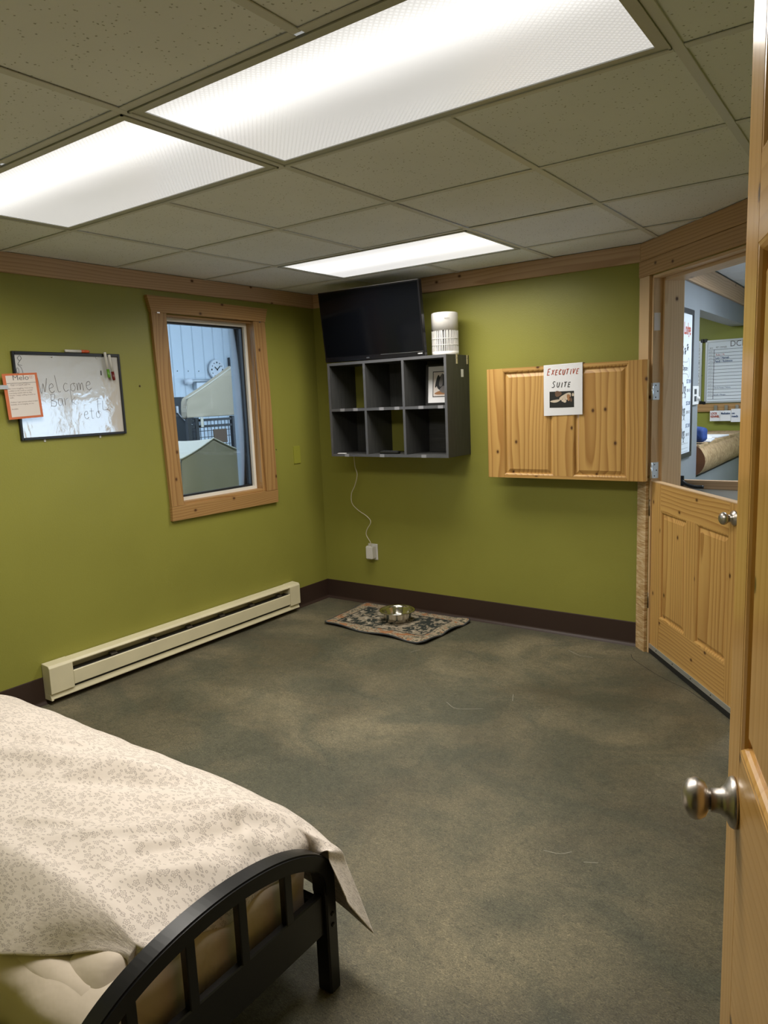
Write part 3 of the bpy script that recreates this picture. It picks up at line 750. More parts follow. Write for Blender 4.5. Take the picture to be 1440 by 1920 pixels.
for z in (.2, 1.0, 1.8): lathe('hinge', [(0, z), (.006, z), (.006, z + .09), (0, z + .09)], 'old_brass', NM @ Matrix.Translation((NW + .004, -.002, 0)), d3, 12)

# ------------------------------------------------------------------ baseboard heater
ht = root('baseboard_heater', 'long cream metal baseboard heater under the window', 'heater', (0, -1.33, 0))
y0, y1 = -2.262, -.392
HM = on_left(0, 0, .004)     # X along y, Y up, Z out of wall
def hp(name, prof, a, b, mat, cap=True):
    """profile in (z_out, height), swept along y from a to b"""
    v, f = [], []; n = len(prof)
    for s in (a, b):
        for d, h in prof: v.append((s, h, d))
    for i in range(n): f.append((i, (i + 1) % n, n + (i + 1) % n, n + i))
    f += [tuple(range(n))[::-1], tuple(range(n, 2 * n))]
    bm = bmesh.new(); bv = [bm.verts.new(p) for p in v]
    for q in f: bm.faces.new([bv[i] for i in q])
    bmesh.ops.bevel(bm, geom=bm.edges[:], offset=.0015, segments=1, affect='EDGES')
    return bm_obj(name, bm, mat, HM, ht)
hp('back_plate', [(0, .03), (.004, .03), (.004, .205), (0, .205)], y0, y1, 'cream_metal')
hp('top_cover', [(0, .200), (0, .212), (.058, .207), (.066, .196), (.064, .190), (.056, .201)], y0 + .01, y1 - .01, 'cream_metal')
hp('front_panel', [(.060, .075), (.066, .075), (.067, .146), (.062, .151), (.060, .144)], y0 + .13, y1 - .10, 'cream_metal')
hp('toe_plate', [(.0, .03), (.060, .03), (.062, .034), (.052, .064), (.048, .062), (.052, .036), (0, .036)], y0 + .005, y1 - .005, 'cream_metal')
hp('end_cap', [(0, .058), (.068, .062), (.069, .196), (.060, .209), (0, .214)], y0, y0 + .128, 'cream_metal')
hp('end_cap', [(0, .058), (.068, .062), (.069, .196), (.060, .209), (0, .214)], y1 - .098, y1, 'cream_metal')
hp('end_foot', [(0, .026), (.064, .026), (.055, .060), (0, .060)], y0, y0 + .012, 'cream_metal')
hp('element', [(.008, .06), (.054, .06), (.054, .150), (.008, .150)], y0 + .13, y1 - .10, 'dark_slot')
for k in range(6):
    y = y0 + .36 + k * .26
    hp('fin_bracket', [(.03, .150), (.055, .150), (.055, .160), (.03, .170)], y, y + .04, 'heater_fin')

# ------------------------------------------------------------------ whiteboard and its things
wb = root('whiteboard', 'glossy wall whiteboard with black frame and Welcome writing', 'whiteboard', (0, -1.93, 1.34))
BY0, BY1, BZ0, BZ1 = -2.232, -1.642, 1.340, 1.768
bm = bmesh.new(); t = .013
for lo, hi in (((0, BY0, BZ0), (.016, BY0 + t, BZ1)), ((0, BY1 - t, BZ0), (.016, BY1, BZ1)), ((0, BY0 + t, BZ0), (.016, BY1 - t, BZ0 + t)), ((0, BY0 + t, BZ1 - t - .003), (.016, BY1 - t, BZ1))): add_box(bm, lo, hi)
bmesh.ops.bevel(bm, geom=bm.edges[:], offset=.002, segments=1, affect='EDGES')
bm_obj('frame', bm, 'black_plastic', None, wb)
box('writing_surface', (.002, BY0 + t, BZ0 + t), (.009, BY1 - t, BZ1 - t), 'whiteboard_gloss', wb, bevel=0)
WBX = .0095
GLY = {'W': [[(0, 1.25), (.1, .55), (.22, 0), (.4, .8), (.5, .1), (.75, 1.2)]], 'e': [[(.05, .35), (.4, .48), (.32, .72), (.1, .6), (.05, .25), (.25, .0), (.5, .15)]],
       'l': [[(.0, 1.35), (.1, .6), (.2, .05), (.4, .05)]], 'c': [[(.42, .62), (.2, .68), (.05, .35), (.2, .02), (.48, .15)]],
       'o': [[(.3, .65), (.08, .5), (.08, .12), (.3, .02), (.48, .3), (.32, .62), (.5, .62)]], 'm': [[(.0, .6), (.06, 0), (.12, .5), (.25, .6), (.3, .05), (.38, .5), (.52, .6), (.58, .02)]],
       'B': [[(.1, 1), (.05, 0)], [(.0, .95), (.4, 1.0), (.35, .6), (.1, .5), (.5, .35), (.4, .02), (.0, .05)]], 'a': [[(.4, .6), (.1, .55), (.08, .1), (.35, .1), (.42, .6), (.46, 0)]],
       'r': [[(.0, .6), (.05, 0), (.12, .45), (.35, .6)]], 'k': [[(.0, 1.3), (.06, 0)], [(.4, .65), (.08, .3), (.42, 0)]], 't': [[(.2, 1), (.2, .1), (.35, 0)], [(0, .7), (.45, .72)]],
       'F': [[(.05, 1.2), (0, 0), (.02, -.4)], [(.05, 1.15), (.5, 1.2)], [(.03, .6), (.4, .62)]], 'L': [[(0, 1), (0, .05), (.6, .1)]]}
def write(word, y, z, s, slope, mat, parent, r, base=on_left, depth=WBX, adv=.62):
    x = 0; lines = []
    for ch in word:
        for ln in GLY[ch]: lines.append([((x + px) * s, (py + slope * x) * s) for px, py in ln])
        x += adv * (1.35 if ch in 'Wm' else 1)
    return strokes('handwriting', lines, r, mat, parent, base(y, z, depth))
write('Welcome', -2.115, 1.565, .062, .055, 'ink_grey', wb, .0014)
write('Bark', -2.06, 1.500, .060, .05, 'ink_grey', wb, .0011)
write('eto', -1.885, 1.430, .055, .03, 'ink_grey', wb, .0011)
write('FL', -1.80, 1.475, .05, -.1, 'ink_grey', wb, .0011)
strokes('doodle', [[(0, 0), (.012, .012), (.02, .0), (.01, -.012), (0, 0)], [(.012, -.012), (.0, -.03), (.014, -.045), (.02, -.07), (.012, -.09)], [(.0, -.03), (.02, -.035)], [(.02, -.07), (.026, -.11), (.02, -.115), (.018, -.08)]], .0012, 'ink_black', wb, on_left(-2.205, 1.735, WBX))
box('eraser_mark', (WBX, -1.765, 1.655), (WBX + .0006, -1.758, 1.680), 'charcoal_box', wb, bevel=0)
for y, z in ((-2.03, 1.745), (-1.78, 1.745)): lathe('mount_screw', [(0, 0), (.005, 0), (.004, .002), (0, .0022)], 'silver', on_left(y, z, WBX), wb, 10)
for y, z in ((-2.11, 1.338), (-1.80, 1.338)): box('hanger_tab', (.002, y - .005, z - .012), (.006, y + .005, z + .004), 'white_plastic', wb)
def marker(label, M, cap, L=.135):
    r = root('marker_pen', label, 'marker', tuple(M.translation), 'dry erase markers on the whiteboard')
    lathe('barrel', [(0, 0), (.0065, 0), (.0075, .003), (.0075, L * .66), (0, L * .66)], 'white_plastic', M, r, 14)
    lathe('cap', [(0, L * .66), (.008, L * .66), (.008, L * .95), (.006, L), (0, L)], cap, M, r, 14)
    return r
marker('white marker with orange cap lying on top of the whiteboard frame', frame_m((.010, -1.955, BZ1 + .0085), (1, 0, 0), (0, 0, -1), (0, 1, 0)), 'orange_marker')
def lean(y, z, tilt): return on_left(y, z, .0245) @ Matrix.Rotation(tilt, 4, 'Z') @ Matrix.Rotation(math.pi / 2, 4, 'X')
marker('white marker with green cap clipped upright to the whiteboard', lean(-1.738, 1.775, .10), 'green_marker')
marker('white marker with dark red cap clipped upright to the whiteboard', lean(-1.714, 1.762, .13), 'red_marker')
# hanging dog name card
cd = root('name_card', 'orange bordered name card hanging over the whiteboard corner', 'card', (.03, -2.21, 1.45))
CM = on_left(-2.2105, 1.5545, .034) @ Matrix.Rotation(.045, 4, 'Z')
prism('card', [(-.086, -.1075), (.086, -.1075), (.086, .1075), (-.086, .1075)], -.001, 0, 'orange_card', cd, CM)
prism('inner_sheet', [(-.0705, -.097), (.0735, -.097), (.0735, .098), (-.0705, .098)], 0, .0006, 'paper_pink', cd, CM)
def cm(x, y, d=.0008): return CM @ Matrix.Translation((x, y, d))
text('title', 'Melo', .034, 'ink_grey', cd, cm(-.040, .0755), width=.078)
box('rule', (-.070, .061, .0006), (.0735, .0625, .0009), 'ink_black', cd, CM, bevel=0)
strokes('circled_note', [[(.066 + .011 * math.cos(a * .6), .088 + .0075 * math.sin(a * .6)) for a in range(12)]], .0005, 'ink_red', cd, cm(-.012, 0))
text('note', '5.5', .010, 'ink_red', cd, cm(.047, .0845))
for cxx, rr in ((-.043, .010), (-.005, .009), (.018, .012)): strokes('circled_word', [[(cxx + rr * math.cos(a * .6), .054 + .005 * math.sin(a * .6)) for a in range(12)]], .0005, 'ink_soft', cd, cm(0, 0))
text('note', 'Dog  I am  good  and  fun', .009, 'ink_soft', cd, cm(-.052, .051), width=.095)
for i, ln in enumerate(['Bio: Love snuggling, I love to be', 'cuddled on the couch or outside!', 'Love being outside with my dog', 'friends. I enjoy sniffing around on', 'walks.', '', 'Dislikes: I get nervous when in their', 'kennels, so no lunging, no vet.', '', 'Sociable.']):
    if ln: text('note', ln, .0095, 'ink_soft', cd, cm(-.066, .034 - i * .0107), width=.00365 * len(ln))
strokes('hang_loop', [[(-.007 + .006 * math.cos(a * .55), .120 + .013 * math.sin(a * .55)) for a in range(13)]], .0012, 'ink_black', cd, cm(0, 0, .001))
arm = tag(box('display_bar', (.036, -2.75, 1.587), (.039, -2.280, 1.606), 'aluminium', None), 'thin grey metal bar reaching over the name card', 'bar')

# wall plate and wall screws
sw = root('switch_plate', 'green painted blank plate on wall right of the window', 'plate', (0, -.264, 1.045))
box('plate', (0, -.298, 1.045), (.006, -.231, 1.168), 'plate_green', sw, bevel=.0025)
for z in (1.075, 1.138): lathe('screw', [(0, 0), (.003, 0), (.002, .001), (0, .001)], 'plate_green', on_left(-.2645, z, .006), sw, 10)
tag(lathe('wall_screw', [(0, 0), (.006, 0), (.004, .004), (0, .0045)], 'old_brass', on_left(-1.52, 1.597), None, 12), 'tiny screw in wall between whiteboard and window', 'screw')
tag(lathe('wall_screw', [(0, 0), (.004, 0), (.003, .003), (0, .0035)], 'old_brass', on_left(-.466, 1.158), None, 12), 'tiny screw in wall beside the green plate', 'screw')

# ------------------------------------------------------------------ cube shelf
sh = root('cube_shelf', 'dark grey six cube shelf mounted on the back wall', 'shelf', (.80, -.14, 1.10))
SX0, SX1, SZ0, SZ1, SD = .338, 1.258, 1.100, 1.719, .280
T = .017
def sp_(name, lo, hi, mat='grey_laminate', **k): return box(name, lo, hi, mat, sh, bevel=.0008, **k)
sp_('side_panel', (SX0, -SD, SZ0), (SX0 + T, -.001, SZ1)); sp_('side_panel', (SX1 - T, -SD, SZ0), (SX1, -.001, SZ1))
sp_('top_board', (SX0 + T, -SD, SZ1 - T), (SX1 - T, -.001, SZ1)); sp_('bottom_board', (SX0 + T, -SD, SZ0), (SX1 - T, -.001, SZ0 + T))
ZM = 1.409; XA, XB = .642, .943
dv = [(XA, 'divider'), (XB, 'divider')]
sp_('middle_shelf', (SX0 + T, -SD, ZM - T / 2), (SX1 - T, -.001, ZM + T / 2))
for x, nm in dv:
    for za, zb in ((SZ0 + T, ZM - T / 2), (ZM + T / 2, SZ1 - T)): sp_(nm, (x - T / 2, -SD, za), (x + T / 2, -.001, zb))
# lighter edge banding on the front
for lo, hi in (((SX0, SZ0), (SX0 + T, SZ1)), ((SX1 - T, SZ0), (SX1, SZ1)), ((SX0 + T, SZ1 - T), (SX1 - T, SZ1)), ((SX0 + T, SZ0), (SX1 - T, SZ0 + T)), ((SX0 + T, ZM - T / 2), (SX1 - T, ZM + T / 2)), ((XA - T / 2, SZ0 + T), (XA + T / 2, ZM - T / 2)), ((XB - T / 2, SZ0 + T), (XB + T / 2, ZM - T / 2)), ((XA - T / 2, ZM + T / 2), (XA + T / 2, SZ1 - T)), ((XB - T / 2, ZM + T / 2), (XB + T / 2, SZ1 - T))):
    sp_('edge_band', (lo[0], -SD - .0012, lo[1]), (hi[0], -SD, hi[1]), 'laminate_edge')
for xa, xb, za, zb in ((XA, XB, ZM, SZ1), (XB, SX1, ZM, SZ1), (SX0, XA, SZ0, ZM), (XB, SX1, SZ0, ZM)):
    sp_('back_panel', (xa + .009, -.006, za + .009), (xb - .009, -.002, zb - .009))
for x, z in ((.45, ZM), (.56, ZM), (.77, ZM), (.89, ZM), (1.07, ZM), (1.21, ZM), (.47, SZ0 + .008), (.76, SZ0 + .008), (1.08, SZ0 + .008)):
    box('tape', (x - .018, -SD - .0018, z - .009), (x + .018, -SD - .0011, z + .010), 'tape_clear', sh, bevel=0)
for y in (-.155, -.025):
    b_ = box('strap_bracket', (SX1, y - .008, SZ1 - .055), (SX1 + .0025, y + .008, SZ1), 'bracket_cream', sh)
    lathe('screw', [(0, 0), (.003, 0), (.002, .001), (0, .001)], 'dark_screw', on_left(y, SZ1 - .02, SX1 + .0025), b_, 10)
box('sticker', (SX1, -.105, 1.585), (SX1 + .0006, -.075, 1.632), 'paper', sh, bevel=0)

# television, leaning forward on the shelf
tv = root('television', 'black flat television leaning above the cube shelf', 'television', (.71, -.25, SZ1))
tb = Vector((.315, -.262, SZ1 + .006)); tz = Vector((.004, -.052, .452)).normalized(); tx = Vector((1, 0, 0)); tx = (tx - tz * tx.dot(tz)).normalized()
TVM = frame_m(tb, tx, tz, tx.cross(tz) )          # X right, Y up, Z out to the room
TW, TH_ = .784, .452
box('bezel', (0, 0, -.03), (TW, TH_, .004), 'tv_bezel', tv, TVM, bevel=.003)
box('screen', (.010, .034, .0035), (TW - .010, TH_ - .010, .0046), 'tv_screen', tv, TVM, bevel=0)
box('back_housing', (.10, .04, -.075), (TW - .10, TH_ - .09, -.028), 'tv_bezel', tv, TVM, bevel=.012)
box('speaker_bar', (.004, .004, .003), (TW - .004, .030, .0075), 'tv_bezel', tv, TVM, bevel=.002)
box('chrome_line', (.46, .0295, .006), (TW - .006, .0308, .0082), 'silver', tv, TVM, bevel=0)
box('chrome_line', (.015, TH_ - .0015, -.002), (TW - .004, TH_ + .0006, .003), 'silver', tv, TVM, bevel=0)
text('brand_mark', 'onn', .016, 'silver', tv, TVM @ Matrix.Translation((.345, .012, .0078)))
text('port_mark', 'HDMI', .009, 'paper', tv, TVM @ Matrix.Translation((TW - .045, .016, .0078)), width=.032, bold=.0003)

# air purifier
ap = root('air_purifier', 'white cylindrical air purifier standing on the cube shelf', 'air purifier', (1.178, -.15, SZ1))
AM = Matrix.Translation((1.178, -.150, SZ1)); R_ = .083
lathe('base', [(0, 0), (R_ - .004, 0), (R_ - .001, .004), (R_ - .001, .022), (0, .022)], 'white_plastic', AM, ap, 48)
lathe('core', [(0, .02), (R_ - .007, .02), (R_ - .007, .150), (0, .150)], 'grey_slit', AM, ap, 40)
lathe('upper_body', [(0, .146), (R_ - .001, .146), (R_ - .001, .246), (R_ - .004, .252), (R_ - .012, .255), (R_ - .018, .2525), (0, .2525)], 'white_plastic', AM, ap, 48)
for z in (.060, .098): lathe('grille_ring', [(R_ - .008, z - .002), (R_ - .0005, z - .002), (R_ - .0005, z + .002), (R_ - .008, z + .002)], 'white_plastic', AM, ap, 48)
nb = 46
for k in range(nb):
    a = 2 * math.pi * k / nb + random.uniform(-.012, .012); tw = random.uniform(-.05, .05)
    v = []
    hz = .146 if k % 2 else .150
    wdt = .0026
    for (aa, z) in ((a, .021), (a + tw, hz)):
        for rr, off in ((R_ - .008, -wdt), (R_ - .0012, -wdt), (R_ - .0012, wdt), (R_ - .008, wdt)):
            v.append((rr * math.cos(aa) - off * math.sin(aa), rr * math.sin(aa) + off * math.cos(aa), z))
    mesh_obj('grille_bar', v, [(0, 1, 2, 3), (7, 6, 5, 4), (0, 4, 5, 1), (1, 5, 6, 2), (2, 6, 7, 3), (3, 7, 4, 0)], 'white_plastic', AM, ap)
aa = math.radians(-62)
text('brand_mark', 'AROEVE', .010, 'ink_grey', ap, AM @ frame_m((R_ * math.cos(aa) + .002, R_ * math.sin(aa) - .001, .212), (-math.sin(aa), math.cos(aa), 0), (0, 0, 1), (math.cos(aa), math.sin(aa), 0)), width=.032)
tube('power_cord', smooth_path([(1.098, -.13, 1.842), (1.075, -.11, 1.835), (1.055, -.085, 1.80), (1.05, -.07, 1.75), (1.05, -.06, SZ1 + .003)], 6), .0022, 'cable_white', ap)

# picture in the top right cube
pf = root('framed_picture', 'black framed dog picture inside the top right cube', 'picture', (1.13, -.1, ZM + T / 2))
PM = frame_m((1.022, -.135, ZM + T / 2 + .0005), Vector((1, .12, 0)).normalized(), Vector((0, .10, 1)).normalized(), (0, 0, 0))
px_ = Vector((1, .12, 0)).normalized(); py_ = Vector((-.012, .10, 1)).normalized(); pz_ = px_.cross(py_).normalized(); py_ = pz_.cross(px_)
PM = frame_m((1.020, -.135, ZM + T / 2 + .0005), px_, py_, pz_)
bm = bmesh.new(); pw, phh = .205, .255
for lo, hi in (((0, 0, 0), (.014, phh, .016)), ((pw - .014, 0, 0), (pw, phh, .016)), ((.014, 0, 0), (pw - .014, .014, .016)), ((.014, phh - .014, 0), (pw - .014, phh, .016))): add_box(bm, lo, hi)
bm_obj('frame', bm, 'black_plastic', PM, pf)
box('mat_board', (.012, .012, .002), (pw - .012, phh - .012, .008), 'paper', pf, PM, bevel=0)
box('border_line', (.045, .05, .008), (pw - .045, phh - .045, .0086), 'ink_black', pf, PM, bevel=0)
pr_ = box('print', (.050, .055, .0086), (pw - .050, phh - .050, .0092), 'paper_pink', pf, PM, bevel=0)
def pblob(x, y, rx, ry, rot, mat, d): return blob('print_shape', x, y, rx, ry, rot, mat, pr_, d, base=lambda a, b, c: PM @ Matrix.Translation((a, b, c)))
pblob(.105, .075, .045, .012, 0, 'photo_tan', .0094); pblob(.112, .135, .036, .052, 0, 'ink_black', .0096); pblob(.078, .150, .010, .040, -.3, 'ink_black', .0098); pblob(.104, .150, .012, .042, -.15, 'ink_grey', .0099); pblob(.116, .095, .020, .022, 0, 'ink_grey', .010)
# remote
rm = root('remote_control', 'black remote control lying in the bottom middle cube', 'remote', (.79, -.235, SZ0 + T))
RM = Matrix.Translation((.79, -.232, SZ0 + T + .0005)) @ Matrix.Rotation(.10, 4, 'Z')
box('body', (-.068, -.020, 0), (.068, .020, .018), 'black_plastic', rm, RM, bevel=.004)
for i in range(6):
    for j in (-1, 0, 1): box('button', (-.052 + i * .018, j * .010 - .003, .018), (-.042 + i * .018, j * .010 + .003, .0195), 'charcoal_box', rm, RM, bevel=0)
tag(box('paper_scrap', (.385, -SD + .004, SZ0 + T), (.445, -SD + .03, SZ0 + T + .004), 'paper', None, bevel=.001), 'small white scrap at the front of bottom left cube', 'paper')

# adapter on the wall with white cable up to the shelf
ad = root('wall_adapter', 'white plug adapter on wall with cable rising behind the shelf', 'adapter', (.45, 0, .33))
box('wall_plate', (.405, -.006, .334), (.487, 0, .450), 'white_plastic', ad, bevel=.002)
bm = bmesh.new(); add_box(bm, (.416, -.056, .345), (.474, -.006, .440)); bmesh.ops.bevel(bm, geom=bm.edges[:], offset=.006, segments=3, affect='EDGES')
bm_obj('body', bm, 'white_plastic', None, ad)
cp = [(.355, -.06, 1.10), (.357, -.06, 1.06), (.362, -.06, 1.004), (.377, -.06, .95), (.351, -.06, .872), (.318, -.06, .815), (.319, -.06, .745), (.369, -.06, .699), (.447, -.06, .657), (.478, -.06, .618), (.438, -.055, .56), (.427, -.05, .518), (.452, -.04, .468), (.452, -.035, .438)]
tube('cable', smooth_path(cp, 8), .0030, 'cable_white', ad)

# ------------------------------------------------------------------ mat and bowl
rg = root('patterned_mat', 'small oriental patterned mat on floor against the baseboard', 'mat', (.80, -.30, 0))
nx, ny = 60, 36; v, f = [], []
cor = {(0, 0): (.405, -.545), (1, 0): (1.222, -.590), (1, 1): (1.262, -.045), (0, 1): (.375, -.022)}
def rz(s, t):
    x, y = s - .5, t - .5
    e = min(s, 1 - s, t, 1 - t)
    z = .016 + .006 * noise.noise(Vector((s * 3, t * 3, 1))) + (.014 * max(0, s - .86) / .14 * abs(math.sin(t * 7 + .6))) + .006 * max(0, .12 - t) / .12 * (1 + math.sin(s * 12))
    return z - .006 * max(0, .03 - e) / .03
for i in range(nx + 1):
    for j in range(ny + 1):
        s, t = i / nx, j / ny
        # rounded corners
        ss, tt = s, t; rx, ry = .05, .08
        dx, dy = max(rx - s, 0, s - 1 + rx) / rx, max(ry - t, 0, t - 1 + ry) / ry
        if dx > 0 and dy > 0:
            q = math.hypot(dx, dy); m_ = max(dx, dy)
            k = m_ / q
            sx_ = (rx - dx * k * rx) if s < .5 else (1 - rx + dx * k * rx); sy_ = (ry - dy * k * ry) if t < .5 else (1 - ry + dy * k * ry); ss, tt = sx_, sy_
        p = [cor[(0, 0)][a] * (1 - ss) * (1 - tt) + cor[(1, 0)][a] * ss * (1 - tt) + cor[(1, 1)][a] * ss * tt + cor[(0, 1)][a] * (1 - ss) * tt for a in (0, 1)]
        v.append((p[0] - .815, p[1] + .30 + .006 * math.sin(ss * 11) * (tt < .2), rz(ss, tt)))
for i in range(nx):
    for j in range(ny): a = i * (ny + 1) + j; f.append((a, a + ny + 1, a + ny + 2, a + 1))
ro_ = mesh_obj('pile', v, f, 'rug_pattern', Matrix.Translation((.815, -.30, 0)), rg, True)
edge = [v[i * (ny + 1)] for i in range(nx + 1)] + [v[nx * (ny + 1) + j] for j in range(1, ny + 1)] + [v[i * (ny + 1) + ny] for i in range(nx - 1, -1, -1)] + [v[j] for j in range(ny - 1, -1, -1)]
tv_, tf_ = tube_data([(a, b, c - .003) for a, b, c in edge], .0055, 8)
mesh_obj('bound_edge', tv_, tf_, 'charcoal_box', Matrix.Translation((.815, -.30, 0)), rg, True)
pad = [(a * .985, b * .985, max(.001, c - .012)) for a, b, c in v]
nv = len(pad)
mesh_obj('rubber_backing', [(a, b, .0015) for a, b, c in pad] + pad, f + [tuple(i + nv for i in q) for q in f], 'charcoal_box', Matrix.Translation((.815, -.30, 0)), rg, True)
bw = root('dog_bowl', 'stainless steel dog bowl standing on the patterned mat', 'bowl', (.845, -.300, .02))
BM = Matrix.Translation((.845, -.300, .0225))
lathe('bowl', [(0, 0), (.076, 0), (.081, .003), (.090, .030), (.100, .060), (.106, .068), (.117, .070), (.1195, .0675), (.118, .073), (.108, .0745), (.100, .069), (.096, .058), (.084, .022), (.074, .006), (0, .005)], 'steel', BM, bw, 56)

# ------------------------------------------------------------------ bed
bd = root('small_bed_frame', 'black wooden bed frame with arched slatted footboard', 'bed', (1.6, -3.2, 0))
YC, HALF = -3.20, .355
def arch(half, h, z0, n=72): return [(YC + half * math.cos(a), z0 + h * math.sin(a)) for a in [math.pi * i / n for i in range(n + 1)]]
def footboard(x0, x1, tall, zl, suffix=''):
    ou = arch(HALF, .16, .308 + tall); inn = arch(HALF - .040, .128, .300 + tall)
    poly = [(YC + HALF, .27)] + ou + [(YC - HALF, .27)] + [(YC - HALF + .040, .27)] + inn[::-1] + [(YC + HALF - .040, .27)]
    M = frame_m((0, 0, 0), (0, 1, 0), (0, 0, 1), (1, 0, 0))
    n = len(ou) + 2
    o1 = [(YC + HALF, .0 + .27)] + ou + [(YC - HALF, .27)]; i1 = [(YC + HALF - .040, .27)] + inn + [(YC - HALF + .040, .27)]
    v = [(a, b, x0) for a, b in o1] + [(a, b, x0) for a, b in i1] + [(a, b, x1) for a, b in o1] + [(a, b, x1) for a, b in i1]
    f = []
    for k in range(n - 1):
        f += [(k, k + 1, n + k + 1, n + k), (2 * n + k, 3 * n + k, 3 * n + k + 1, 2 * n + k + 1), (k, 2 * n + k, 2 * n + k + 1, k + 1), (n + k, n + k + 1, 3 * n + k + 1, 3 * n + k)]
    f += [(0, n, 3 * n, 2 * n), (n - 1, 3 * n - 1, 4 * n - 1, 2 * n - 1)]
    bm = bmesh.new(); bv = [bm.verts.new(p) for p in v]
    for q in f: bm.faces.new([bv[i] for i in q])
    bmesh.ops.recalc_face_normals(bm, faces=bm.faces)
    sharp = [e for e in bm.edges if len(e.link_faces) == 2 and e.calc_face_angle() > .9]
    bmesh.ops.bevel(bm, geom=sharp, offset=.004, segments=2, affect='EDGES')
    o = bm_obj('arched_rail', bm, 'black_paint', M, bd); 
    for s in (1, -1):
        yo = YC + s * HALF; yi = yo - s * .038
        lg = box('leg', (x0, min(yo, yi), 0), (x1, max(yo, yi), .285), 'black_paint', bd, bevel=.004)
        for z in (.215, .185): lathe('bolt', [(0, 0), (.006, 0), (.005, .003), (0, .0035)], 'dark_screw', on_left(yo - s * .019, z, x1), lg, 12)
    xm0, xm1 = (x0 + x1) / 2 - .010, (x0 + x1) / 2 + .010
    box('panel', (xm0, YC - HALF + .036, .165), (xm1, YC + HALF - .036, .272), 'black_paint', bd, bevel=.003)
    for y in (-2.995, -3.135, -3.275, -3.415):
        u = (y - YC) / (HALF - .04); zt = .300 + tall + .128 * math.sqrt(1 - u * u)
        box('slat', (xm0, y - .012, .268), (xm1, y + .012, zt + .008), 'black_paint', bd, bevel=.002)
footboard(2.366, 2.411, 0, 0)
footboard(.735, .78, .02, 0)
for y in (-2.872, -3.528): box('side_rail', (.78, y - .011, .15), (2.366, y + .011, .245), 'black_paint', bd, bevel=.003)
for k in range(8): box('mattress_slat', (1.0 + k * .175, -3.516, .20), (1.06 + k * .175, -2.884, .214), 'black_paint', bd)
# mattress in a fitted sheet
mt = root('mattress', 'cream mattress in a loose sheet inside the black bed', 'mattress', (1.6, -3.2, .215))
def rbox(name, lo, hi, n, mat, parent, wob, sq=8):
    c = Vector([(a + b) / 2 for a, b in zip(lo, hi)]); s = Vector([(b - a) / 2 for a, b in zip(lo, hi)])
    bm = bmesh.new(); bmesh.ops.create_cube(bm, size=2); bmesh.ops.subdivide_edges(bm, edges=bm.edges[:], cuts=n, use_grid_fill=True)
    for vv in bm.verts:
        p = vv.co.copy()
        rad = .06 if name == 'core' else .03
        q = Vector((p.x * s.x, p.y * s.y, p.z * s.z)); inner = Vector([max(-(si - rad), min(si - rad, qi)) for si, qi in zip(s, q)])
        d = q - inner
        if d.length > 1e-6: d = d.normalized() * rad
        q = inner + d
        w_ = wob * (noise.noise(q * 7 + Vector((3, 1, 2))) + .6 * noise.noise(q * 17))
        vv.co = q + (d.normalized() if d.length > 1e-6 else Vector((0, 0, 1))) * w_
    return bm_obj(name, bm, mat, Matrix.Translation(c), parent, True)
rbox('core', (.80, -3.475, .216), (2.345, -2.90, .388), 28, 'sheet_cream', mt, .004)
# cotton sheet hanging over the foot end, gathered in folds
def drape(name, rows, mat, parent, thick=.002, uvs=None):
    nr, nc = len(rows), len(rows[0]); v = [p for r in rows for p in r]; f = []
    for i in range(nr - 1):
        for j in range(nc - 1): a = i * nc + j; f.append((a, a + 1, a + nc + 1, a + nc))
    o = mesh_obj(name, v, f, mat, None, parent, True)
    if uvs:
        ul = o.data.uv_layers.new(name='uv'); fl_ = [u for r in uvs for u in r]
        for lp in o.data.loops: ul.data[lp.index].uv = fl_[lp.vertex_index]
    md = o.modifiers.new('thick', 'SOLIDIFY'); md.thickness = thick; md.offset = 1
    sb = o.modifiers.new('sub', 'SUBSURF'); sb.levels = 1; sb.render_levels = 1
    return o
rows = []
for i in range(26):
    t = i / 25; row = []
    for j in range(61):
        y = -3.455 + j / 60 * .57
        wv = .007 * math.sin(y * 38 + 2.5 * t) + .012 * noise.noise(Vector((y * 9, t * 3, 4)))
        if t < .35: x = 2.20 + t / .35 * .115; z = .405 + .006 * noise.noise(Vector((x * 6, y * 8, 2))) - max(0, x - 2.28) * .25
        else:
            k = (t - .35) / .65; x = 2.315 + .040 * math.sin(min(1, k * 2.5) * math.pi / 2) - .014 * k + wv * .45; z = .396 - .185 * k - .03 * noise.noise(Vector((y * 5, 3, 1))) * k
            x = min(x, 2.361)
        # the sheet bulges up over the arched rail near the camera side
        bl = math.exp(-((y + 3.375) / .06) ** 2)
        if t < .5: z += .020 * bl * (1 - abs(t - .33) / .35) if abs(t - .33) < .35 else 0
        if y < -3.37: z -= .055 * ((-3.37 - y) / .085) ** 2
        row.append((x, y, z))
    rows.append(row)
drape('sheet', rows, 'sheet_cream', mt)
rows = []
for i in range(15):
    t = i / 14; row = []
    for j in range(60):
        x = .90 + j / 59 * 1.452
        y = -3.385 - .115 * math.sin(min(1, t * 1.8) * math.pi / 2) + .010 * noise.noise(Vector((x * 7, t * 2, 9))) + .006 * math.sin(x * 30 + t * 2) * t
        y = max(y, -3.515) if t > .6 and False else y
        z = .392 - .19 * t * t - .03 * t
        row.append((x, y, z))
    rows.append(row)
drape('side_sheet', rows, 'sheet_cream', mt)

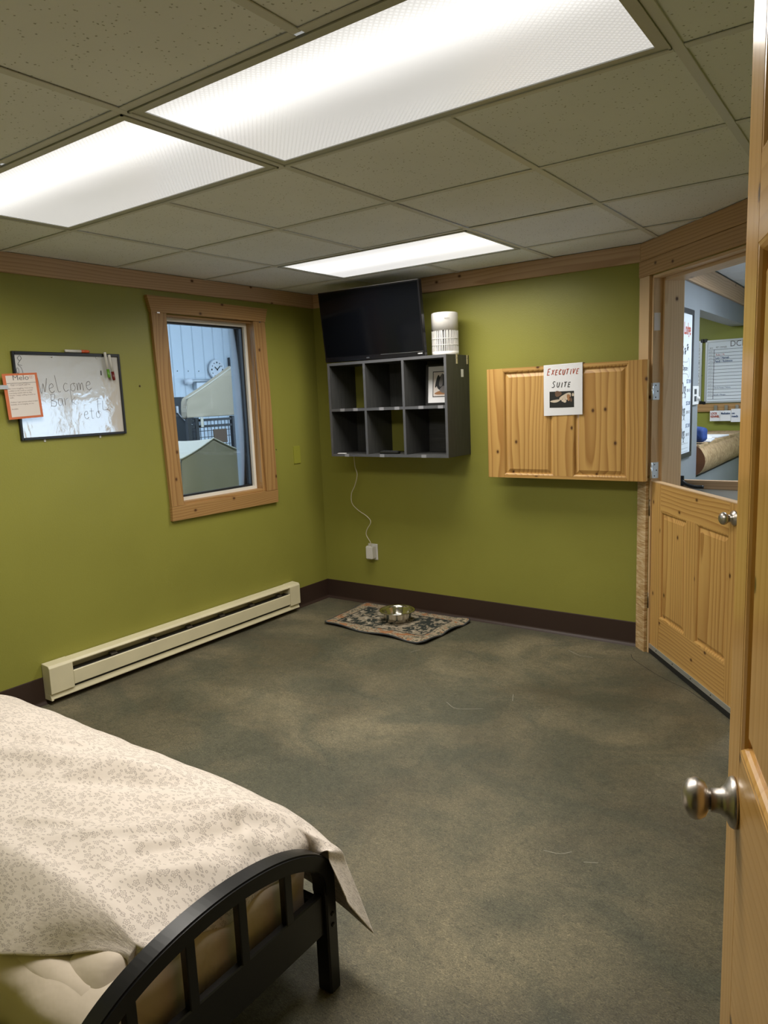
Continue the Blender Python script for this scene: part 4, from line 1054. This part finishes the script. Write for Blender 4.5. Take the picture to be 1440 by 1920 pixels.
# floral blanket
bk = root('floral_blanket', 'rumpled cream blanket with grey floral print on the bed', 'blanket', (1.6, -3.1, .45))
YFAR, YNEAR = -2.862, -3.345
XF = 2.315
def ztop(x, y):
    z = .462 + .012 * noise.noise(Vector((x * 2.2, y * 3, .3))) + .008 * noise.noise(Vector((x * 6, y * 7, 2.))) + .0035 * noise.noise(Vector((x * 15 + y * 9, y * 20 - x * 6, 4.)))
    # diagonal folds
    for (ax, ay, bx, by, h, wd_) in ((1.05, -3.25, 1.95, -2.88, .016, .035), (1.25, -3.33, 2.10, -2.87, -.010, .03), (2.02, -3.12, 2.27, -2.88, .014, .022), (2.10, -3.22, 2.30, -2.90, -.010, .018), (1.85, -3.30, 2.20, -3.00, .010, .02), (1.75, -3.345, 2.33, -3.335, .012, .03), (2.15, -3.3, 2.33, -3.05, .010, .02), (1.5, -3.3, 1.75, -2.95, .008, .03), (2.20, -2.93, 2.33, -3.06, .012, .02), (1.98, -3.05, 2.20, -2.87, .007, .010), (2.05, -3.20, 2.24, -3.02, .006, .010), (2.08, -3.30, 2.16, -3.10, -.006, .010), (1.70, -3.28, 1.98, -3.16, .006, .012), (1.20, -3.05, 1.62, -2.90, .006, .014), (2.24, -3.16, 2.31, -2.96, .006, .009), (2.17, -2.88, 2.24, -2.99, .007, .009)):
        dx, dy = bx - ax, by - ay; L2 = dx * dx + dy * dy; t = max(0, min(1, ((x - ax) * dx + (y - ay) * dy) / L2))
        d = math.hypot(x - ax - dx * t, y - ay - dy * t); z += 1.5 * h * math.exp(-(d / wd_) ** 2) * math.sin(math.pi * (.1 + .8 * t))
    # crown: lower towards the far edge and the foot
    z -= .020 * max(0, (y + 2.98) / .12) ** 2 if y > -2.98 else 0
    z -= .030 * max(0, (x - 2.20) / .115) ** 2 if x > 2.20 else 0
    z += .010 * math.exp(-((x - 1.1) / .35) ** 2)
    return z
NA, NB = 96, 70
xsg = [.80 + (XF - .80) * i / 79 for i in range(80)] + [XF + .012 * k for k in range(1, 13)]
BN, BFAR = .20, .40
ts = [-BN + BN * k / 14 for k in range(14)] + [(YFAR - YNEAR) * k / 39 for k in range(40)] + [(YFAR - YNEAR) + BFAR * k / 24 for k in range(1, 25)]
W_ = YFAR - YNEAR
rows, uvs = [], []
for x in xsg:
    row, ur = [], []
    a = max(0, x - XF)
    for t in ts:
        xx = min(x, XF)
        if t < 0:       # near side slope
            k = -t / BN
            y = YNEAR - .135 * k - .008 * noise.noise(Vector((x * 6, k, 5))) * k
            hem = 1 if xx < 2.05 else max(.0, 1 - (xx - 2.05) / .27)        # hem cut back towards the foot
            z = ztop(xx, YNEAR) - (.105 * k ** 1.3) * (.25 + .75 * hem) + .010 * noise.noise(Vector((x * 8, k * 2, 7))) * k + .006 * math.sin(x * 24 + k * 3) * k
            y = YNEAR - (YNEAR - y) * (.15 + .85 * hem)
            px, py, pz = xx, y, z
            if a: 
                px = XF + .010; pz = z - a * .25
        elif t <= W_:
            y = YNEAR + t; z = ztop(xx, y); px, py, pz = xx, y, z
            if a:       # foot drop inside the footboard
                fw_ = max(0, min(1, (y + 3.30) / .15))
                k = a / .144
                px = XF + .034 * math.sin(min(1, k * 2) * math.pi / 2) + .004 * math.sin(y * 40); pz = z - .075 * k * fw_ - .012 * k + .004 * math.sin(y * 33) * k
                px = min(px, 2.352)
        else:
            b = t - W_; k = b / BFAR
            zt_ = ztop(xx, YFAR)
            # far side hangs down and flares out; the foot corner kicks out past the footboard
            end = max(0, min(1, (xx - 2.10) / (XF - 2.10)))
            y = YFAR + (.075 - .028 * end) * math.sin(min(1, k * 3) * math.pi / 2) + (.075 - .052 * end) * k + (.012 * math.sin(x * 17) + .02 * noise.noise(Vector((x * 5, 2, 8)))) * k * (1 - end)
            z = zt_ - BFAR * (k ** 1.15) * (.72 - .03 * end)
            px = xx + (.060 * min(1, k * 3) + .112 * k) * end ** 2
            py, pz = y, z
            if a:       # corner flap turned back along the footboard end
                q = a / .144
                fp = Vector((min(2.352, XF + .034 * math.sin(min(1, q * 2) * math.pi / 2)), YFAR, zt_ - .087 * q))
                gp = Vector((px - .02 * q * k, py - q * (.055 + .035 * k), pz + q * k * .15))
                if gp.y < -2.872: gp.y = -2.872
                gp.x = max(gp.x, 2.418)
                m_ = min(1, k / .28); m_ = m_ * m_ * (3 - 2 * m_)
                pp_ = fp.lerp(gp, m_); px, py, pz = pp_
        row.append((px, py, pz)); ur.append((x, t))
    rows.append(row); uvs.append(ur)
drape('cloth', rows, 'floral_cotton', bk, .003, uvs)

# ------------------------------------------------------------------ kennel room beyond the window
KX = -4.0
bm = bmesh.new()
prof = []; y = -1.5; pitch = .172
while y < 5.0:
    prof += [(y, 0), (y + pitch - .035, 0), (y + pitch - .025, .014), (y + pitch - .010, .014)]; y += pitch
vs = [(bm.verts.new((KX + d, yy, 0)), bm.verts.new((KX + d, yy, 3.2))) for yy, d in prof]
for (a, b), (c, d) in zip(vs[:-1], vs[1:]): bm.faces.new((a, c, d, b))
kw = tag(bm_obj('wall_kennel', bm, 'white_metal'), 'white ribbed metal wall seen through the window', 'wall', kind='structure')
for k in range(14):
    lathe('panel_screw', [(0, 0), (.008, 0), (.005, .006), (0, .006)], 'charcoal_box', on_left(1.45 + k * pitch - .5, 1.935, KX), kw, 8)
tag(mesh_obj('floor_kennel', [(KX, -3.5, .005), (-.12, -3.5, .005), (-.12, 5, .005), (KX, 5, .005)], [(0, 1, 2, 3)], 'kennel_floor'), 'grey floor of the room beyond the window', 'floor', kind='structure')
tag(mesh_obj('ceiling_kennel', [(KX, -3.5, 3.2), (-.12, -3.5, 3.2), (-.12, 5, 3.2), (KX, 5, 3.2)], [(3, 2, 1, 0)], 'office_white'), 'white ceiling of the room beyond the window', 'ceiling', kind='structure')
shell('wall_kennel_end', [((KX, 4.9, 0), (.0, 5.0, 3.2))], 'office_white', 'white end wall of the room beyond the window')
shell('wall_kennel_side', [((KX, -3.6, 0), (.0, -3.5, 3.2))], 'office_white', 'white near end wall of the room beyond the window')
kl = root('added_strip_light', 'unseen strip light added to brighten the room beyond the window', 'light', (-.7, .6, 3.15))  # added fill lamp, set forward so the canopy fronts get lit
box('tray', (-.85, -.8, 3.13), (-.55, 2.0, 3.19), 'fixture_metal', kl); box('diffuser', (-.83, -.78, 3.115), (-.57, 1.98, 3.13), 'added_lens', kl)
la = bpy.data.lights.new('added_strip_lamp', 'AREA'); la.shape = 'RECTANGLE'; la.size = .26; la.size_y = 2.7; la.energy = KENNEL_FILL; la.color = (.72, .86, 1.0)
lo = bpy.data.objects.new('added_strip_lamp', la); COL.objects.link(lo); lo.matrix_basis = Matrix.Translation((-.7, .6, 3.10)); par(lo, kl)
# clock
ck = root('wall_clock', 'white wall clock on metal wall seen through the window', 'clock', (KX, 2.60, 1.96))
CK = on_left(2.600, 1.955, KX + .02)
lathe('case', [(0, 0), (.125, 0), (.135, .012), (.130, .03), (.118, .034), (.112, .03), (0, .03)], 'office_white', CK, ck, 40)
for k in range(12):
    a = k * math.pi / 6; lathe('hour_mark', [(0, 0), (.012 if k % 3 == 0 else .008, 0), (.01 if k % 3 == 0 else .006, .003), (0, .003)], 'charcoal_box', CK @ Matrix.Translation((.093 * math.sin(a), .093 * math.cos(a), .03)), ck, 10)
for a, L, wd_ in ((math.radians(48), .075, .006), (math.radians(-50), .055, .007)):
    box('hand', (-wd_, -.012, .031), (wd_, L, .034), 'ink_black', ck, CK @ Matrix.Rotation(-a, 4, 'Z'), bevel=0)
# bracket with tube lamp under the clock
br = root('wall_bracket', 'grey tube bracket on metal wall beneath the clock', 'bracket', (KX, 2.3, 1.80))
tube('arm', [(KX + .05, 2.12, 1.805), (KX + .05, 2.50, 1.818)], .018, 'aluminium', br)
lathe('bulb', [(0, -.05), (.035, -.04), (.045, 0), (.03, .05), (.0, .06)], 'office_white', Matrix.Translation((KX + .06, 2.10, 1.80)) @ Matrix.Rotation(math.pi / 2, 4, 'X'), br, 20)
box('tray', (KX + .02, 2.2, 1.70), (KX + .09, 2.38, 1.785), 'aluminium', br)
pp = root('conduit_pipe', 'vertical conduit pipes on the metal wall seen through the window', 'pipe', (KX, 2.95, 2.1))
tube('pipe', [(KX + .03, 2.93, 2.12), (KX + .03, 2.93, 3.2)], .014, 'aluminium', pp); tube('pipe', [(KX + .03, 3.02, 2.12), (KX + .03, 3.02, 3.2)], .018, 'aluminium', pp)
box('junction_box', (KX, 2.84, 1.95), (KX + .08, 3.12, 2.12), 'charcoal_box', pp)
# canopy tents over kennels
def tent(name, label, X, D, apex, le, re, bot, mat_f, mat_r, group=None):
    """gable front at x=X facing the window, ridge running back by D"""
    r = root(name, label, 'canopy', (X - D / 2, apex[0], bot))
    n = 14
    def prof(k):
        pts = []
        l, a_, rr = Vector(le), Vector(apex), Vector(re)
        for i in range(n + 1): t = i / n; pts.append(l.lerp(a_, t) + Vector((0, -.008 * math.sin(math.pi * t))))
        for i in range(1, n + 1): t = i / n; pts.append(a_.lerp(rr, t) + Vector((0, -.008 * math.sin(math.pi * t))))
        return pts
    pr = prof(0)
    v, f = [], []
    poly = [(le[0] - .003, bot)] + [(p.x, p.y) for p in pr] + [(re[0] + .003, bot)]
    mid = len(poly)
    rows = []
    for k in range(9):
        t = k / 8; row = []
        for (a_, b_) in poly: row.append((X + .012 * noise.noise(Vector((a_ * 6, t * 4, 3))), a_, bot + (b_ - bot) * t))
        rows.append(row)
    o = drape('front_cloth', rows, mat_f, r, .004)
    rows = []
    for k in range(8):
        t = k / 7; rows.append([(X - D * t, p.x, p.y - .02 * math.sin(math.pi * t)) for p in ([Vector((le[0], bot))] + pr + [Vector((re[0], bot))])])
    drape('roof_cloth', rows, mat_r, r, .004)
    v2, f2 = tube_data([(X + .004, p.x, p.y + .003) for p in pr], .006, 6); mesh_obj('piping', v2, f2, 'canvas_light', None, r, True)
    return r
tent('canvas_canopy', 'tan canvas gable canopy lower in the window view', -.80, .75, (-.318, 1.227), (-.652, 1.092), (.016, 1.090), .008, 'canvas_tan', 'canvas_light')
tent('canvas_canopy', 'grey tan canvas canopy higher and farther in the window view', -2.0, .08, (1.085, 1.875), (.435, 1.545), (1.74, 1.545), 1.374, 'canvas_tan', 'canvas_tan')
cr = root('wire_crate', 'black wire crate under the farther canopy', 'crate', (-2.0, 1.08, .0))
for y in (.46, .55, 1.02, 1.10, 1.70): box('post', (-2.04, y - .022, .01), (-2.0, y + .022, 1.372), 'black_paint', cr)
for z in (1.345, 1.285, .90, .3): box('rail', (-2.035, .46, z - .012), (-2.005, 1.70, z + .012), 'black_paint', cr)
for k in range(24): tube('bar', [(-2.02, .60 + k * .045, .02), (-2.02, .60 + k * .045, 1.34)], .0035, 'black_paint', cr, seg=6)
for z in (1.24, 1.18, 1.10, 1.02, .96): tube('bar', [(-2.022, .50, z), (-2.022, 1.68, z)], .003, 'black_paint', cr, seg=6)
box('card_sign', (-1.998, .735, 1.115), (-1.985, .905, 1.250), 'brown_card', cr)
for y in (.60, 1.07): box('tie_strap', (-1.99, y - .018, 1.28), (-1.982, y + .014, 1.372), 'canvas_light', cr)
cb = root('charcoal_cabinet', 'charcoal cabinet left of the canopies in the window view', 'cabinet', (-2.75, .75, 0))
box('body', (-2.9, .35, 0), (-2.6, 1.02, 1.582), 'charcoal_box', cb, bevel=.004)
for y in (.80, .905): box('hook', (-2.6, y - .012, 1.42), (-2.58, y + .012, 1.49), 'office_white', cb, bevel=.004)
tube('cord', smooth_path([(-2.585, .79, 1.44), (-2.585, .85, 1.37), (-2.585, .93, 1.31), (-2.585, 1.01, 1.28)], 5), .004, 'office_white', cb)
# ------------------------------------------------------------------ office beyond the half door
C = 2.38
shell('wall_office', [((2.26, .12, 0), (C, 1.065, H)), ((2.26, 1.065, 0), (C, 2.8, .864)), ((2.26, 1.065, 1.960), (C, 2.8, H))], 'grey_paint', 'grey wall with hatch opening seen through the half door')
shell('wall_office_back', [((.6, 2.8, 0), (4.6, 2.92, H + .2))], 'green_paint_far', 'green wall behind the schedule boards')
shell('wall_office_front', [((XR + .12, -1.62, 0), (4.62, -1.5, H + .2))], 'office_white', 'pale wall closing the office behind the angled wall')
shell('wall_hall', [((2.3, -5.7, 0), (4.6, -5.6, 2.5)), ((2.2, -5.7, 0), (2.3, YF - .12, 2.5)), ((4.5, -5.7, 0), (4.6, YF - .12, 2.5)), ((2.2, -5.7, 2.42), (4.6, YF - .12, 2.5)), ((XR + .12, YF - .22, 0), (4.6, YF - .12, 2.5))], 'hall_paint', 'pale walls of the hallway behind the viewpoint')
w2 = root('window_2', 'daylight window with a thick post in the office', 'window', (4.55, .8, .9), kind='structure')
box('post', (4.50, .70, .9), (4.60, .80, 1.64), 'office_white', w2)
for y_ in ((.0, .70), (.80, 1.55)): box('pane', (4.55, y_[0], .9), (4.556, y_[1], 1.64), 'window_glass', w2, bevel=0)
box('sill', (4.46, -.04, .88), (4.56, 1.59, .9), 'office_white', w2)
shell('wall_office_right', [((4.5, -1.62, 0), (4.62, 0, H + .2)), ((4.5, 1.55, 0), (4.62, 2.8, H + .2)), ((4.5, 0, 0), (4.62, 1.55, .9)), ((4.5, 0, 1.64), (4.62, 1.55, H + .2))], 'office_white', 'pale wall on right side of the office')
shell('wall_office_left', [((.6, .12, 0), (.72, 2.8, H + .2))], 'green_paint_far', 'green side wall of the room behind the hatch')
oc = mesh_obj('ceiling_office', [(.6, -2.2, H + .03), (4.6, -2.2, H + .03), (4.6, 2.9, H + .03), (.6, 2.9, H + .03)], [(3, 2, 1, 0)], 'office_white')
bmc = bmesh.new(); bmesh.ops.create_cube(bmc, size=1)
oc.data.clear_geometry(); oc.data.from_pydata([(.6, .13, H + .03), (2.3, .13, H + .03), (3.9, -1.6, H + .03), (4.6, -1.6, H + .03), (4.6, 2.9, H + .03), (.6, 2.9, H + .03)], [], [(5, 4, 3, 2, 1, 0)]); oc.data.update(); bmc.free()
tag(oc, 'white tiled ceiling of the office behind the half door', 'ceiling', kind='structure')
for k in range(6):
    y = .30 + k * .42
    for i, (a, b) in enumerate(((2.40, 3.05), (3.05, 3.70), (3.70, 4.35))):
        if a + y < 2.5: continue
        box('ceiling_tile', (a + .006, y + .006, H + .012), (b - .006, y + .414, H + .028), 'office_white', oc, bevel=.003)
trim('trim_5', (C, .13, 2.103), (C + .02, 2.8, H + .01), 'pine_crown', 'pine crown board on the grey office wall')
ol = root('added_office_light', 'unseen light panel added to brighten the office beyond the half door', 'light', (3.3, .9, H))  # added fill lamp out of view, lifts the office beside its daylight
box('tray', (2.95, .5, H - .02), (3.65, 1.3, H + .011), 'fixture_metal', ol); box('diffuser', (2.97, .52, H - .026), (3.63, 1.28, H - .019), 'added_lens', ol)
la = bpy.data.lights.new('added_office_lamp', 'AREA'); la.shape = 'RECTANGLE'; la.size = .64; la.size_y = .74; la.energy = OFFICE_FILL; la.color = (.80, .90, 1.0)
lo = bpy.data.objects.new('added_office_lamp', la); COL.objects.link(lo); lo.matrix_basis = Matrix.Translation((3.3, .9, H - .04)); par(lo, ol)
ol2 = root('added_hatch_light', 'unseen light added to brighten the room behind the hatch', 'light', (1.5, 1.6, H))  # added fill lamp out of view, lifts the far wall and counter
box('tray', (1.2, 1.3, H - .02), (1.8, 1.9, H + .025), 'fixture_metal', ol2); box('diffuser', (1.22, 1.32, H - .026), (1.78, 1.88, H - .019), 'added_lens', ol2)
la = bpy.data.lights.new('added_hatch_lamp', 'AREA'); la.shape = 'SQUARE'; la.size = .56; la.energy = OFFICE_FILL * .5; la.color = (.85, .93, 1.0)
lo = bpy.data.objects.new('added_hatch_lamp', la); COL.objects.link(lo); lo.matrix_basis = Matrix.Translation((1.5, 1.6, H - .04)); par(lo, ol2)

# price board on the grey wall
pb = root('price_board', 'black framed price whiteboard on the grey office wall', 'whiteboard', (C, .55, 1.03))
py0, py1, pz0, pz1 = .20, .860, 1.028, 1.938
bm = bmesh.new(); t = .030
for lo_, hi_ in (((C, py0, pz0), (C + .014, py0 + t, pz1)), ((C, py1 - t, pz0), (C + .014, py1, pz1)), ((C, py0 + t, pz0), (C + .014, py1 - t, pz0 + t)), ((C, py0 + t, pz1 - t), (C + .014, py1 - t, pz1))): add_box(bm, lo_, hi_)
bm_obj('frame', bm, 'frame_dark', None, pb)
box('surface', (C, py0 + t, pz0 + t), (C + .008, py1 - t, pz1 - t), 'board_white', pb, bevel=0)
PX = C + .0085
def pt(body, y, z, size, mat, width, bold=.0, shear=0): return text('lettering', body, size, mat, pb, on_left(y, z, PX), width=width, bold=bold, shear=shear)
pt('gy', .535, 1.785, .10, 'ink_black', .075); pt('Lodge', .628, 1.785, .10, 'ink_red', .165, .002)
pt('CES', .535, 1.660, .075, 'ink_black', .09, .001)
for dy, dz in ((.665, 1.675), (.725, 1.700)):
    for ox, oz, rr in ((0, 0, .014), (-.016, .018, .006), (-.004, .024, .006), (.010, .022, .006), (.020, .010, .006)):
        lathe('paw_print', [(0, 0), (rr, 0), (rr * .8, .0004), (0, .0005)], 'ink_black', on_left(dy + ox, dz + oz, PX), pb, 12)
strokes('bone_outline', [[(0, .0), (.02, .03), (.04, .01), (.16, .01), (.19, .035), (.215, .0), (.2, -.03), (.215, -.07), (.19, -.085), (.16, -.065), (.04, -.065), (.02, -.09), (0, -.06), (.012, -.03), (0, 0)]], .0016, 'ink_grey', pb, on_left(.565, 1.610, PX))
pt('Daycare', .610, 1.567, .045, 'ink_black', .12)
for z, n_, pr1, pr2 in ((1.425, '1 Dog', '$27.00', '$20 1/2'), (1.290, '2 Dogs', '$52.00', '$35 1/2'), (1.150, '3 Dogs', '$72.00', '$50 1/2')):
    pt(n_, .560, z, .105, 'ink_black', .13); pt(pr1, .715, z + .065, .035, 'ink_blue', .10); pt(pr2, .725, z + .012, .026, 'ink_grey', .085)
    strokes('underline', [[(0, 0), (.05, .006), (.10, .0)]], .0012, 'ink_grey', pb, on_left(.60, z - .028, PX))
for z in (1.115, 1.085, 1.065): strokes('underline', [[(i * .02, .004 * (i % 2)) for i in range(12)]], .0011, 'ink_grey', pb, on_left(.56, z, PX))
# thermostat switch
ts_ = root('wall_control', 'white wall control with slots on the grey office wall', 'control', (C, .955, 1.35))
box('body', (C, .872, 1.350), (C + .014, 1.030, 1.470), 'white_plastic', ts_, bevel=.003)
for z in (1.372, 1.418): box('slot', (C + .0135, .905, z), (C + .0148, .965, z + .034), 'charcoal_box', ts_, bevel=0)
lathe('dial', [(0, 0), (.014, 0), (.012, .012), (0, .012)], 'white_plastic', on_left(1.0, 1.39, C + .014), ts_, 16)
# half log counter in the hatch
lg = root('log_counter', 'half log counter with flat top in the hatch opening', 'counter', (C, 1.8, .9))
rows = []
N = 18
for k in range(25):
    y = 1.066 + k * .07; row = []
    for i in range(N + 1):
        a = -math.pi / 2 + math.pi * i / N
        rr = 1 + .05 * noise.noise(Vector((math.cos(a) * 1.2, y * 2.2, math.sin(a) * 1.2)))
        row.append((C - .03 + .085 * math.cos(a) * rr, y, .975 + .105 * math.sin(a) * rr if a < 1.2 else min(1.078, .975 + .105 * math.sin(a) * rr)))
    rows.append(row)
v = [p for r in rows for p in r]; f = []
for i in range(len(rows) - 1):
    for j in range(N): a = i * (N + 1) + j; f.append((a, a + 1, a + N + 2, a + N + 1))
mesh_obj('log', v, f, 'peeled_log', None, lg, True)
mesh_obj('cut_end', [(p[0], p[1] - .001, p[2]) for p in rows[0]] + [(p[0], p[1] + .01, p[2]) for p in rows[0]], [tuple(range(N + 1))[::-1], tuple(range(N + 1, 2 * N + 2))] + [(i, i + 1, N + 2 + i, N + 1 + i) for i in range(N)], 'log_end', None, lg)
box('counter_top', (1.95, 1.070, 1.045), (C + .02, 2.75, 1.082), 'peeled_log', lg, bevel=.004)
# things on the counter
bag = rbox('cloth_bag', (2.30, 1.12, 1.098), (2.42, 1.26, 1.195), 8, 'blue_cloth', None, .012); tag(bag, 'blue cloth bag on near end of the log counter', 'bag')
for i, (x, y, z, sx, sy, rt_) in enumerate(((2.30, 1.46, 1.0835, .20, .30, .1), (2.28, 1.90, 1.0835, .22, .30, -.1), (2.26, 1.60, 1.0945, .2, .36, .25))):
    o = box('paper_stack', (-sx / 2, -sy / 2, 0), (sx / 2, sy / 2, .010), 'paper', None, Matrix.Translation((x, y, z)) @ Matrix.Rotation(rt_, 4, 'Z'), bevel=.001)
    tag(o, ['thin paper stack nearest the blue bag on log counter', 'thin paper stack at far end of log counter', 'topmost paper stack lying across the others on log counter'][i], 'paper', 'papers on the log counter')
# schedule boards on the far green wall
GWY = 2.8
def sched(label, x0, x1, z0, z1):
    r = root('schedule_board', label, 'whiteboard', ((x0 + x1) / 2, GWY, z0), 'schedule boards')
    bm = bmesh.new(); t = .016
    for lo_, hi_ in (((x0, GWY - .016, z0), (x0 + t, GWY, z1)), ((x1 - t, GWY - .016, z0), (x1, GWY, z1)), ((x0 + t, GWY - .016, z0), (x1 - t, GWY, z0 + t)), ((x0 + t, GWY - .016, z1 - t), (x1 - t, GWY, z1))): add_box(bm, lo_, hi_)
    bm_obj('frame', bm, 'aluminium', None, r); box('surface', (x0 + t, GWY - .008, z0 + t), (x1 - t, GWY, z1 - t), 'board_white', r, bevel=0)
    for cx_ in (x0, x1):
        for cz in (z0, z1): box('corner_cap', (cx_ - .012, GWY - .020, cz - .014), (cx_ + .012, GWY, cz + .014), 'black_plastic', r)
    return r
s1 = sched('schedule whiteboard with ruled rows on far green wall', 2.062, 3.10, 1.322, 1.858)
s2 = sched('left schedule whiteboard mostly hidden by the grey wall', 1.20, 2.034, 1.326, 1.858)
SY = GWY - .0085
for r, xa, xb in ((s1, 2.085, 3.08), (s2, 1.22, 2.016)):
    for k in range(16): box('ruled_line', (xa, SY - .0006, 1.352 + k * .0282), (xb, SY, 1.3546 + k * .0282), 'ink_black', r, bevel=0)
box('ruled_line', (2.130, SY - .0006, 1.352), (2.1335, SY, 1.778), 'ink_black', s1, bevel=0)
box('ruled_line', (1.985, SY - .0006, 1.352), (1.9885, SY, 1.778), 'ink_black', s2, bevel=0)
text('heading', 'DCR/1', .07, 'ink_grey', s1, on_back(2.255, 1.795, SY), width=.16)
text('heading', 'PET / OWNER', .022, 'ink_grey', s1, on_back(2.145, 1.787, SY), width=.085)
text('heading', 'RM', .018, 'ink_grey', s1, on_back(2.095, 1.784, SY))
for k in range(14): text('row_mark', ('SUITE ' if k < 5 else 'DCR ') + str(k % 5 + 1), .016, 'ink_grey', s1, on_back(2.088, 1.754 - k * .0282, SY), width=.036)
text('row_note', 'Ruby / M.', .022, 'ink_red', s1, on_back(2.145, 1.725, SY), width=.07)
text('row_note', 'Lucy / Hannah', .024, 'ink_blue', s1, on_back(2.140, 1.697, SY), width=.11, bold=.0008)
text('row_note', 'Fendi / Robinson', .024, 'ink_blue', s1, on_back(2.138, 1.669, SY), width=.14, bold=.0008)
text('row_note', 'Dot & Honey / Nelson', .02, 'ink_blue', s1, on_back(2.138, 1.446, SY), width=.13)
text('row_note', 'Hannah / Morgan', .02, 'ink_blue', s1, on_back(2.130, 1.385, SY), width=.10)
text('row_note', 'TEAM', .018, 'ink_grey', s2, on_back(2.0, 1.785, SY)); text('row_note', '4pm', .022, 'ink_black', s2, on_back(1.995, 1.67, SY)); text('row_note', '12 pm', .020, 'ink_black', s2, on_back(1.992, 1.556, SY))
rk = root('clip_rack', 'wooden rack with clips holding cards below the schedule boards', 'rack', (2.4, GWY, 1.245))
box('board', (2.005, GWY - .02, 1.246), (2.75, GWY, 1.314), 'pine_trim', rk)
for i, (x, txt, c_) in enumerate(((2.16, 'LOCK\nKENNEL', 'ink_red'), (2.245, 'Medication', 'ink_blue'), (2.33, 'on\nmeds', 'ink_blue'))):
    box('clip', (x - .012, GWY - .040, 1.250), (x + .012, GWY - .021, 1.300), 'silver', rk)
    cdd = box('card', (x - .0415, GWY - .046 - .006 * (i % 2) - .003 * i, 1.165 - .01 * (i == 2)), (x + .0415, GWY - .044 - .006 * (i % 2) - .003 * i, 1.255 + .012 * (i == 2)), 'paper', rk, bevel=0)
    text('card_text', txt, .026, c_, cdd, on_back(x - .036, 1.222, GWY - .0485 - .006 * (i % 2) - .003 * i), width=.072 if i < 2 else .05, bold=.0008)
# low gate in the office
gt = root('office_gate', 'low white gate with pine top rail behind the half door', 'gate', (2.8, .66, 0))
box('top_rail', (C + .004, .62, .845), (3.9, .66, .898), 'pine_crown', gt)
box('panel', (C + .004, .632, .02), (3.9, .648, .845), 'office_white', gt)
lt = box('latch_plate', (C + .002, .606, .865), (C + .03, .620, .925), 'black_plastic', gt)
tube('latch_lever', smooth_path([(C + .02, .60, .895), (C + .05, .59, .875), (C + .10, .585, .862), (C + .15, .585, .862)], 5), .011, 'black_plastic', gt)
